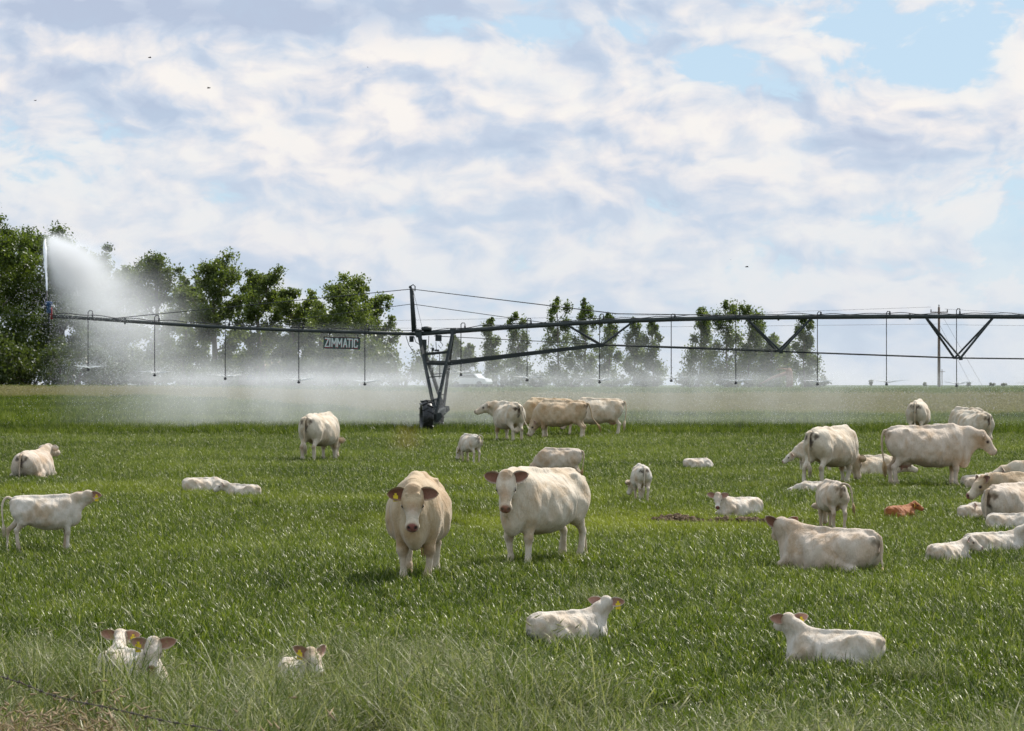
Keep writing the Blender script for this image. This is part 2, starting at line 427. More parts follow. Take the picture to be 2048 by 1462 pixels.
def scatter(name, label, pts):
    """pts: list of (x, y, z, rot, scale, index)"""
    P_ = np.array(pts); me = bpy.data.meshes.new(name); me.from_pydata([tuple(p[:3]) for p in P_], [], [])
    for an, ty, col in (('rotz', 'FLOAT', 3), ('scl', 'FLOAT', 4)):
        a = me.attributes.new(an, ty, 'POINT'); a.data.foreach_set('value', P_[:, col].astype(np.float32))
    a = me.attributes.new('pick', 'INT', 'POINT'); a.data.foreach_set('value', P_[:, 5].astype(np.int32))
    o = mesh_obj(name, me); tag(o, label, None, None, 'stuff')
    ng = bpy.data.node_groups.new(name + '_scatter', 'GeometryNodeTree')
    ng.interface.new_socket('Geometry', in_out='INPUT', socket_type='NodeSocketGeometry'); ng.interface.new_socket('Geometry', in_out='OUTPUT', socket_type='NodeSocketGeometry')
    N = ng.nodes; Lk = ng.links; gi = N.new('NodeGroupInput'); go = N.new('NodeGroupOutput')
    ci = N.new('GeometryNodeCollectionInfo'); ci.inputs['Collection'].default_value = TILES
    ci.inputs['Separate Children'].default_value = True; ci.inputs['Reset Children'].default_value = True
    ip = N.new('GeometryNodeInstanceOnPoints'); ip.inputs['Pick Instance'].default_value = True
    def na(nm, ty):
        n = N.new('GeometryNodeInputNamedAttribute'); n.data_type = ty; n.inputs['Name'].default_value = nm; return n.outputs['Attribute']
    cx = N.new('ShaderNodeCombineXYZ'); Lk.new(na('rotz', 'FLOAT'), cx.inputs[2])
    er = N.new('FunctionNodeEulerToRotation'); Lk.new(cx.outputs[0], er.inputs[0])
    cs = N.new('ShaderNodeCombineXYZ'); s_ = na('scl', 'FLOAT'); 
    for i in range(3): Lk.new(s_, cs.inputs[i])
    m2p = N.new('GeometryNodeMeshToPoints'); Lk.new(gi.outputs[0], m2p.inputs[0])
    Lk.new(m2p.outputs[0], ip.inputs['Points']); Lk.new(ci.outputs[0], ip.inputs['Instance'])
    Lk.new(na('pick', 'INT'), ip.inputs['Instance Index']); Lk.new(er.outputs[0], ip.inputs['Rotation']); Lk.new(cs.outputs[0], ip.inputs['Scale'])
    Lk.new(ip.outputs[0], go.inputs[0])
    md = o.modifiers.new('scatter', 'NODES'); md.node_group = ng
    return o
rg = np.random.default_rng(5)
def n2(x, y, s=1.0): return mnoise.noise(Vector((x * s, y * s, 3.3)))
def px_of(x, y): return 1024 + F * x / y
crop, verge, meadow, weeds = [], [], [], []
y = 11.0
BARE = [(4.0, 50.3, .75, .35), (2.9, 51.0, .55, .3)]
while y < 250:
    far = y > 104
    step = (.92 if not far else 2.1) if y > 15 else 1.0
    half = .18 * y * 1.06 + 3.0
    x = -half
    while x < half:
        xx = x + rg.uniform(-.3, .3) * step; yy = y + rg.uniform(-.3, .3) * step
        x += step
        px = px_of(xx, yy); ta, tb = tan_band(px)
        ta += 5 * n2(xx, yy, .08); r_ = rg.uniform(0, 6.28)
        vb = 25.3 - .9 * soft(900, 1100, px) + 1.6 * n2(xx, 0, .5) + .8 * soft(300, 0, px) - 4.4 * soft(1000, 1500, px)
        if not far:
            if yy < vb and yy < 23.0 and n2(xx + 7, yy * .8, .55) > .30: continue        # gaps where only dark soil shows
            if yy < vb:
                lf = soft(480, 40, px) * soft(20.9, 18.7, yy) + .15 * soft(700, 450, px) * soft(20.0, 18.0, yy)
                sc_v = 1.0 - .5 * math.exp(-((px - 300) / 110) ** 2 - ((yy - 23.2) / 1.3) ** 2) - .35 * math.exp(-((px - 610) / 60) ** 2 - ((yy - 23.0) / .9) ** 2)
                if rg.random() < lf: weeds.append((xx, yy, gz(yy), r_, rg.uniform(.8, 1.1), 10 + rg.integers(0, 2)))
                else: verge.append((xx, yy, gz(yy), r_, sc_v * rg.uniform(.78, 1.2) * (1 - .35 * soft(vb - 2.5, vb, yy)) * (.88 + .4 * n2(xx, yy, .7)), 7 + rg.integers(0, 3)))
                if rg.random() < .5: crop.append((xx, yy, gz(yy), r_, rg.uniform(.9, 1.2), rg.integers(0, 3)))
            else:
                k = 1.0 - .28 * math.exp(-((yy - 50.5) / 3.5) ** 2 - ((xx - 2) / 5) ** 2)
                if any(((xx - bx) / (rx + .3)) ** 2 + ((yy - by) / (ry + .5)) ** 2 < 1 for bx, by, rx, ry in BARE): k *= .45
                crop.append((xx, yy, gz(yy), r_, rg.uniform(.86, 1.10) * k * (1 + .22 * n2(xx, yy, .25)), rg.integers(0, 3)))
                if rg.random() < .04 and yy < 34: verge.append((xx, yy, gz(yy), r_, rg.uniform(.45, .6), 7 + rg.integers(0, 3)))
        else:
            if ta < yy < tb: meadow.append((xx, yy, gz(yy), r_, rg.uniform(.75, 1.15), 5 + rg.integers(0, 2)))
            elif yy < tb + 40: crop.append((xx, yy, gz(yy), r_, rg.uniform(.7, 1.0), 3 + rg.integers(0, 2)))
    y += step * .95
scatter('crop_grass', 'short green cereal crop covering the whole pasture', crop)
scatter('verge_grass', 'tall pale tipped grass along the near edge of the field', verge)
scatter('meadow_grass', 'tall tan seeding grass beyond the watered crop', meadow)
scatter('dead_weeds', 'dry brown weeds at the near left corner', weeds)

# bare clods in mid field
M_CLOD = worn('dry_soil', (.19, .125, .07), .95, 0, .45, 14, .5)
def clods():
    rg_ = random.Random(4); mb = MB()
    for bx, by, rx, ry in BARE:
        for k in range(80):
            a = rg_.uniform(0, 6.28); q = math.sqrt(rg_.random()); x = bx + math.cos(a) * rx * q; y = by + math.sin(a) * ry * q
            r = rg_.uniform(.03, .075) * (1.15 - q * .6); z = gz(y) + .075 * (1 - q * q) + r * .25
            mb.lathe([(0, -r), (r * .8, -r * .5), (r, 0), (r * .7, r * .5), (0, r * .7)], (x, y, z), 'Z', 6)
    V = np.concatenate(mb.V); V += np.random.default_rng(1).normal(0, .008, V.shape)
    return tag(mesh_obj('soil_clods', np_mesh('soil_clods', V, np.concatenate(mb.F4), False), M_CLOD), 'bare brown soil clods breaking through the crop', None, None, 'stuff')
clods()

# ------------------------------------------------------------------ trees
def leaf_material(name, dark, lightc, gloss=.55):
    m = bpy.data.materials.new(name); m.use_nodes = True; t = NT(m.node_tree); t.n.clear()
    out = t.new('ShaderNodeOutputMaterial'); a = t.new('ShaderNodeAttribute', attribute_name='tint')
    sp = t.new('ShaderNodeSeparateColor'); t.l.new(a.outputs[0], sp.inputs[0])
    c = t.ramp(sp.outputs[0], [(.0, dark), (1.0, lightc)])
    d = t.new('ShaderNodeBsdfDiffuse'); t.l.new(c, d.inputs[0])
    tr = t.new('ShaderNodeBsdfTranslucent'); t.l.new(t.mix(1.0, c, (1.3, 1.4, .5), 'MULTIPLY'), tr.inputs[0])
    gl = t.new('ShaderNodeBsdfGlossy'); gl.inputs['Roughness'].default_value = gloss
    m1 = t.new('ShaderNodeMixShader'); m1.inputs[0].default_value = .45; t.l.new(d.outputs[0], m1.inputs[1]); t.l.new(tr.outputs[0], m1.inputs[2])
    fr = t.new('ShaderNodeFresnel'); fr.inputs[0].default_value = 1.35
    m2 = t.new('ShaderNodeMixShader'); t.l.new(t.math('MULTIPLY', fr.outputs[0], .14), m2.inputs[0]); t.l.new(m1.outputs[0], m2.inputs[1]); t.l.new(gl.outputs[0], m2.inputs[2])
    t.l.new(m2.outputs[0], out.inputs[0]); return m
M_LEAF = leaf_material('cottonwood_leaves', (.040, .065, .014), (.17, .21, .055))
M_LEAF2 = leaf_material('poplar_leaves', (.05, .075, .022), (.19, .225, .08))
M_LEAF3 = leaf_material('shrub_leaves', (.035, .05, .018), (.11, .135, .045))
M_LEAF4 = leaf_material('olive_leaves', (.055, .075, .025), (.16, .18, .07))
M_LEAF5 = leaf_material('haze_paled_cottonwood_leaves', (.065, .090, .028), (.21, .245, .085))  # lighter leaf colour carries the haze painted over the centre-left trees
M_BARK = worn('grey_bark', (.16, .125, .095), .9, 0, .4, 4, .6)

def leaves_mesh(centres, radii, n, size, rg_, tone=None, flat=.75):
    """n leaf quads spread round each clump centre"""
    C = np.repeat(np.array(centres), n, 0); Rr = np.repeat(np.array(radii), n)[:, None]
    m = len(C); dv = rg_.normal(0, 1, (m, 3)); dv /= np.linalg.norm(dv, axis=1)[:, None]
    P_ = C + dv * Rr * np.minimum(np.abs(rg_.normal(.0, .62, (m, 1))) ** .8, 1.25) * np.array([1, 1, flat])
    a = rg_.normal(0, 1, (m, 3)); a /= np.linalg.norm(a, axis=1)[:, None]
    b = np.cross(a, rg_.normal(0, 1, (m, 3))); b /= np.linalg.norm(b, axis=1)[:, None]
    s = size * rg_.uniform(.6, 1.3, (m, 1))
    V = np.stack([P_ - a * s * .6, P_ + b * s * .38, P_ + a * s * .6, P_ - b * s * .38], 1).reshape(-1, 3)
    Fq = np.arange(m * 4).reshape(m, 4)
    tone = np.repeat(rg_.uniform(.15, .85, len(centres)) if tone is None else tone, n)
    T = np.clip(tone + rg_.normal(0, .18, m), 0, 1); T = np.stack([T, T, T], 1).repeat(4, 0)
    me = np_mesh('crown', V, Fq, False); set_col(me, 'tint', T); return me
def tree(px, top, base_row, w_px, d, label, group, kind='broad', seed=0, mat=None, name='cottonwood_tree', leafn=1.0, trunk_lo=.18, size=.21):
    rg_ = np.random.default_rng(seed + 77); s = F / d; loc = at(px, d)
    H = hz(top, d) - loc.z; Wd = w_px / s
    root = empty(name, loc, rg_.uniform(0, 6.28)); tag(root, label, 'tree', group)
    mb = MB(); r0 = .028 * H * (1 if kind == 'broad' else .55)
    lean = rg_.normal(0, .02, 2); cen, rad = [], []
    trunk = [Vector((lean[0] * H * u + .02 * H * math.sin(u * 5 + seed), lean[1] * H * u, H * u * .9)) for u in np.linspace(0, 1, 9)]
    trunk[0].z = -.3
    mb.tube(trunk, [r0 * (1 - .85 * u) for u in np.linspace(0, 1, 9)], 8)
    def tp(u): 
        k = min(7, int(u * 8)); return trunk[k].lerp(trunk[k + 1], u * 8 - k)
    if kind == 'broad':
        nl = 11
        for i in range(nl):
            u = trunk_lo + (1 - trunk_lo) * (i + rg_.uniform(0, .8)) / nl
            a = i * 2.4 + rg_.uniform(-.5, .5); env = Wd / 2 * (math.sin(math.pi * min(1, (u - trunk_lo * .6) / (1.08 - trunk_lo * .6)) ** .75)) ** .6
            p0 = tp(min(.97, u * .82)); L_ = env * rg_.uniform(.65, 1.05)
            p2 = Vector((math.cos(a) * L_, math.sin(a) * L_, min(H * .97, H * u + rg_.uniform(0, .08) * H))) 
            p1 = p0.lerp(p2, .5) + Vector((0, 0, -.02 * H))
            mb.tube([p0, p1, p2], [r0 * .38 * (1 - u * .5), r0 * .22, r0 * .07], 5)
            for j in range(10):
                t_ = rg_.uniform(.25, 1.1); q = p0.lerp(p2, t_) + Vector(rg_.normal(0, .07 * Wd, 3))
                cen.append(tuple(q)); rad.append(rg_.uniform(.07, .17) * Wd)
                if j < 3: mb.tube([p0.lerp(p2, t_ * .7), q], [r0 * .12, r0 * .04], 4)
        for j in range(5): cen.append((rg_.normal(0, .08 * Wd), rg_.normal(0, .08 * Wd), H * rg_.uniform(.86, .95))); rad.append(rg_.uniform(.08, .13) * Wd)
        n = int(250 * leafn)
    else:
        nl = 26
        for i in range(nl):
            u = .06 + .92 * (i + rg_.uniform(0, .9)) / nl
            a = rg_.uniform(0, 6.28); env = Wd / 2 * (1.15 - u) ** .5 * (.55 + .45 * math.sin(min(1, u * 3) * 1.57)) * rg_.uniform(.45, 1.1)
            p0 = tp(min(.98, max(0, u - .08))); p2 = Vector((math.cos(a) * env, math.sin(a) * env, H * u)) + Vector((p0.x, p0.y, 0))
            mb.tube([p0, p0.lerp(p2, .5) + Vector((math.cos(a), math.sin(a), 0)) * .1 * env, p2], [r0 * .25, r0 * .14, r0 * .05], 4)
            for j in range(2 if rg_.random() < .7 else 1):
                q = p0.lerp(p2, rg_.uniform(.5, 1.05)); cen.append(tuple(q)); rad.append(rg_.uniform(.13, .30) * Wd * (1.1 - .6 * u))
        cen.append((trunk[-1].x, trunk[-1].y, H * .94)); rad.append(.09 * Wd); cen.append((trunk[-1].x, trunk[-1].y, H * .985)); rad.append(.05 * Wd)
        n = int(150 * leafn)
    mb.build('trunk', M_BARK, root, True)
    me = leaves_mesh(cen, rad, n, size, rg_, flat=.8 if kind == 'broad' else 1.25); me.materials.append(mat or M_LEAF)
    mesh_obj('crown', me, None, root)
    return root
def shrub(px, top, w_px, d, label, group, seed=0, mat=None, n=60, size=.24):
    rg_ = np.random.default_rng(seed + 900); s = F / d; loc = at(px, d); H = max(.5, hz(top, d) - loc.z); Wd = w_px / s
    root = empty('shrub', loc); tag(root, label, 'shrub', group); mb = MB(); cen, rad = [], []
    k = 22
    for i in range(k):
        a = rg_.uniform(0, 6.28); q = math.sqrt(rg_.random()) * Wd * .42; h = H * rg_.uniform(.15, .9) * (1 - .35 * (q / (Wd * .5)) ** 2)
        c = (math.cos(a) * q, math.sin(a) * q * .7, h); cen.append(c); rad.append(rg_.uniform(.14, .24) * min(Wd, H * 1.4))
        mb.tube([(c[0] * .15, c[1] * .15, -.1), (c[0] * .5, c[1] * .5, h * .6), c], [.05, .035, .015], 4)
    mb.build('stem', M_BARK, root, True)
    me = leaves_mesh(cen, rad, n, size, rg_); me.materials.append(mat or M_LEAF3); mesh_obj('foliage', me, None, root)
    return root
DL = 256
GT = 'cottonwood trees of the left windbreak'
for i, (px, top, w, dd, lab, ln) in enumerate([
        (-25, 436, 230, 250, 'tallest dense dark tree at the left edge behind the spray gun', 2.0), (50, 462, 190, 262, 'dense dark tree directly behind the water jet', 1.8),
        (128, 474, 165, 252, 'dense tree just right of the water jet, veiled by its mist', 1.6), (190, 505, 120, 268, 'slim tree rising out of the jet mist, second hoses behind', 1.0),
        (238, 536, 115, 260, 'pale tree almost lost in the drifting mist', .8), (305, 510, 155, 255, 'broad tree in mist left of the gap with sky', .9),
        (372, 556, 105, 275, 'small crown filling the gap between two broad trees', .6), (434, 512, 145, 252, 'round headed tree above the third hose', 1.0),
        (523, 538, 130, 262, 'forked pale trunk tree beside the tan roof', .9), (583, 572, 100, 256, 'lower tree between forked tree and the sign tree', .8),
        (640, 596, 105, 268, 'lower tree just left of the lettered sign', .7), (690, 556, 160, 250, 'wide open crowned tree directly behind the lettered sign', 1.0),
        (745, 586, 90, 264, 'thin leaning crown right of the lettered sign', .6)]):
    tree(px, top, 776, w, dd, lab, GT, 'broad', i, M_LEAF if i < 4 else M_LEAF5, 'cottonwood_tree', ln, .0 if i < 4 else .10)
GP = 'young poplars in the row on the right'
for i, (px, top, w, lab) in enumerate([
        (905, 672, 50, 'small poplar seen through the tower legs'), (938, 688, 46, 'shortest poplar just right of the tower'), (986, 636, 62, 'poplar left of the first hose right of tower'),
        (1034, 626, 66, 'poplar crossing the rising truss beam'), (1119, 596, 84, 'tallest poplar left of the first truss triangle'), (1171, 597, 74, 'tall poplar inside the first truss triangle'),
        (1216, 626, 64, 'poplar above the point of the first truss triangle'), (1266, 636, 74, 'poplar with thin middle right of the first triangle'), (1307, 638, 58, 'slim poplar ending the left row'),
        (1399, 618, 84, 'poplar leaning left at the start of the thick clump'), (1453, 603, 112, 'thickest double topped poplar in the clump'), (1500, 612, 92, 'poplar crossed by the second truss triangle'),
        (1545, 670, 76, 'low leafy poplar at the right of the clump'), (1611, 632, 68, 'lone tall poplar at the right end of the row'), (1572, 690, 50, 'thin young poplar beside the broken trunk')]):
    tree(px, top, 776, w, 325 + (i * 37) % 40, lab, GP, 'poplar', 100 + i, M_LEAF2, 'poplar_tree', 1.2, .1, .23)
GS = 'shrubs under the windbreak'
for i, (px, top, w, dd, lab) in enumerate([
        (-10, 690, 110, 240, 'dark shrub at the far left edge of the field'), (60, 700, 110, 243, 'dark shrub below the end of the pipe'), (135, 696, 120, 240, 'dark shrub behind the first hose nozzle'),
        (215, 705, 120, 244, 'dusky shrub between first and second hoses'), (295, 715, 110, 241, 'misty shrub behind the second hose'), (375, 700, 120, 245, 'misty shrub between second and third hoses'),
        (440, 725, 90, 242, 'low misty shrub behind the third hose'), (590, 708, 110, 246, 'misty shrub behind the fourth hose'), (660, 715, 110, 243, 'misty shrub below the lettered sign'),
        (730, 712, 90, 241, 'misty shrub behind the fifth hose')]):
    shrub(px, top - (26 if px < 150 else 6), w * (1.5 if px < 150 else 1.15), dd, lab, GS, i, M_LEAF3, 190 if px < 150 else 110)
shrub(800, 672, 135, 238, 'large olive green bush left of the tower', None, 50, M_LEAF4, 120, .22)
shrub(860, 712, 90, 246, 'olive bush partly behind the tower legs', None, 51, M_LEAF4, 80, .22)
GS2 = 'low shrubs under the poplars'
for i, (px, top, w, lab) in enumerate([(925, 742, 70, 'low shrub right of the tower foot'), (1000, 738, 90, 'low shrub under the rising beam'), (1075, 742, 90, 'low shrub behind the second right hose'),
        (1150, 740, 80, 'low shrub below the first truss triangle'), (1225, 748, 80, 'low shrub behind the third right hose'), (1300, 750, 70, 'low shrub before the gap in the poplar row'),
        (1385, 738, 90, 'shrub at the left foot of the thick clump'), (1455, 730, 100, 'shrub under the thickest poplar'), (1525, 742, 80, 'shrub left of the broken trunk'), (1625, 748, 70, 'last low shrub at the right of the row')]):
    shrub(px, top, w, 330 + (i % 3) * 6, lab, GS2, 60 + i, M_LEAF3, 60, .26)
for i, (px, top, w) in enumerate([(1742, 758, 10), (1850, 764, 8), (1938, 763, 9), (1985, 765, 14), (2008, 766, 12)]):
    shrub(px, top, w, 700, 'tiny distant shrub on the skyline, %s' % ('left of the utility pole', 'against the foot of the utility pole', 'just right of the utility pole', 'below the last hose', 'farthest right')[i], 'distant skyline shrubs', 80 + i, M_LEAF3, 14, .35)

# broken trunk with a fallen limb
M_DEAD = worn('bare_dead_wood', (.30, .17, .12), .85, 0, .3, 5, .4)
o = empty('broken_tree', at(1579, 300)); tag(o, 'broken brown trunk with its limb slanting down to the left', 'dead tree')
mb = MB(); mb.tube([(0, 0, -.3), (.02, 0, .8), (-.05, 0, 1.7), (.02, 0, 2.05)], [.40, .34, .36, .12], 9); mb.build('trunk', M_DEAD, o, True)
mb = MB(); mb.tube([(-.05, 0, 1.55), (-1.0, .1, 1.25), (-1.9, .2, .95), (-3.1, .3, .35)], [.24, .19, .15, .06], 7); mb.tube([(-.1, 0, 1.85), (-.8, -.1, 2.0), (-1.4, -.1, 1.85)], [.10, .06, .03], 5); mb.build('limb', M_DEAD, o, True)

# shed roof between the trees
M_ROOF = worn('faded_tan_roof', (.42, .29, .22), .8, 0, .2, 2, .1); M_WALL = worn('weathered_boards', (.28, .24, .22), .85, 0, .3, 3, .2)
sh = empty('shed', at(505, 292)); tag(sh, 'low shed with a faded tan roof between two trees', 'shed')
MB().box((0, 0, 1.0), (5.6, 4.0, 2.0)).build('wall', M_WALL, sh)
mb = MB(); mb._add([(-3, -2.3, 2.0), (3, -2.3, 2.0), (3, 0, 2.78), (-3, 0, 2.78), (-3, 2.3, 2.0), (3, 2.3, 2.0), (-3, -2.3, 1.9), (3, -2.3, 1.9), (3, 2.3, 1.9), (-3, 2.3, 1.9)],
    [[0, 1, 2, 3], [3, 2, 5, 4], [6, 7, 1, 0], [9, 8, 5, 4], [6, 9, 8, 7]], [[0, 3, 4], [1, 5, 2]]); mb.build('roof', M_ROOF, sh)
for k in range(3): MB().box((-1.8 + k * 1.8, -2.03, 1.1), (.9, .06, .7)).build('window', principled('shed_glass', (.05, .06, .07), .2)[0], sh)

# pale car parked beyond the tower, glimpsed through the spray
M_CARW, _, _ = principled('white_car_paint', (.8, .8, .8), .25); M_GLASS, _, _ = principled('car_glass', (.03, .04, .05), .08); M_RUB, _, _ = principled('black_rubber', (.02, .02, .02), .8)
cr = empty('parked_car', at(942, 300), R(-25)); tag(cr, 'white car parked behind the spray right of the tower', 'car')
mb = MB()
prof = [(-2.1, .35), (-2.15, .75), (-1.9, .95), (-1.35, 1.0), (-.95, 1.42), (.75, 1.45), (1.25, 1.0), (2.0, .88), (2.15, .6), (2.1, .35)]
V = [(x, y_, z) for y_ in (-.8, .8) for x, z in prof]; n = len(prof)
mb._add(V, [[i, (i + 1) % n, (i + 1) % n + n, i + n] for i in range(n)], [[0, i + 1, i] for i in range(1, n - 1)] + [[n, n + i, n + i + 1] for i in range(1, n - 1)])
mb.build('body', M_CARW, cr)
for s in (-1, 1):
    mb = MB(); mb._add([(-1.15, .812 * s, 1.03), (1.05, .812 * s, 1.03), (.68, .812 * s, 1.37), (-.9, .812 * s, 1.35)], [[0, 1, 2, 3]]); mb.build('side_window', M_GLASS, cr)
    for x in (-1.35, 1.35): MB().lathe([(0, -.1), (.33, -.1), (.33, .1), (0, .1)], (x, .76 * s, .33), 'Y', 14).build('wheel', M_RUB, cr)

# utility poles and their wires
M_POLE = worn('weathered_pole', (.15, .10, .075), .9, 0, .3, 3, .3); M_WIRE, _, _ = principled('wire', (.10, .10, .11), .6); M_INS, _, _ = principled('insulator', (.12, .09, .08), .3)
dp = 418; base = at(1878, dp); top = hz(606, dp) - base.z
po = empty('utility_pole', base); tag(po, 'tall brown wooden utility pole with one crossarm at the right', 'utility pole')
MB().tube([(0, 0, -.3), (0, 0, top * .5), (0, 0, top - .6)], [.24, .20, .16], 9).build('pole', M_POLE, po, True)
MB().box((0, -.22, top - 1.35), (2.6, .12, .14)).build('crossarm', M_POLE, po)
for x in (-1.2, 0, 1.2):
    zz = top - 1.28 if x else top - .6
    MB().lathe([(.03, 0), (.11, .08), (.05, .16), (.12, .25), (.05, .34), (0, .4)], (x, -.22 if x else 0, zz), 'Z', 8).build('insulator', M_INS, po, True)
mb = MB(); mb.tube([(.1, 0, top - 1.2), (7.0, 3, -.1)], .02, 4); mb.tube([(.1, 0, top - 3.2), (5.3, 2.5, -.1)], .02, 4); mb.build('guy_wire', M_WIRE, po)
po2 = empty('utility_pole', at(1884, 1150)); tag(po2, 'tiny far pole beside the foot of the tall one', 'utility pole')
MB().tube([(0, 0, -.3), (0, 0, 6.6)], .16, 6).build('pole', M_POLE, po2); MB().box((0, 0, 5.7), (2.6, .15, .2)).build('crossarm', M_POLE, po2)
def cable(name, a, b, sag, r, mat, label=None, parent=None, n=24, cat='wire'):
    a = Vector(a); b = Vector(b); pts = [a.lerp(b, i / n) - Vector((0, 0, sag * 4 * (i / n) * (1 - i / n))) for i in range(n + 1)]
    o = MB().tube(pts, r, 5).build(name, mat, parent, True)
    if label: tag(o, label, cat, 'power lines across the sky')
    return o
pt = lambda px, py, d_: Vector(((px - 1024) * d_ / F, d_, hz(py, d_)))
cable('power_line', pt(1878 - 16, 614, dp), pt(-700, 640, dp), 1.2, .022, M_WIRE, 'upper faint wire running left from the utility pole')
cable('power_line', pt(1878, 648, dp), pt(-700, 652, dp), .5, .022, M_WIRE, 'lower faint wire running left from the utility pole')
cable('power_line', pt(1890, 618, dp), pt(2500, 640, dp), .3, .02, M_WIRE, 'upper faint wire running right from the utility pole')
cable('power_line', pt(1886, 649, dp), pt(2500, 645, dp), .3, .02, M_WIRE, 'lower faint wire running right from the utility pole')
# ------------------------------------------------------------------ cattle
def smin(a, b, k):
    h = np.maximum(k - np.abs(a - b), 0) / k
    return np.minimum(a, b) - h * h * k * .25

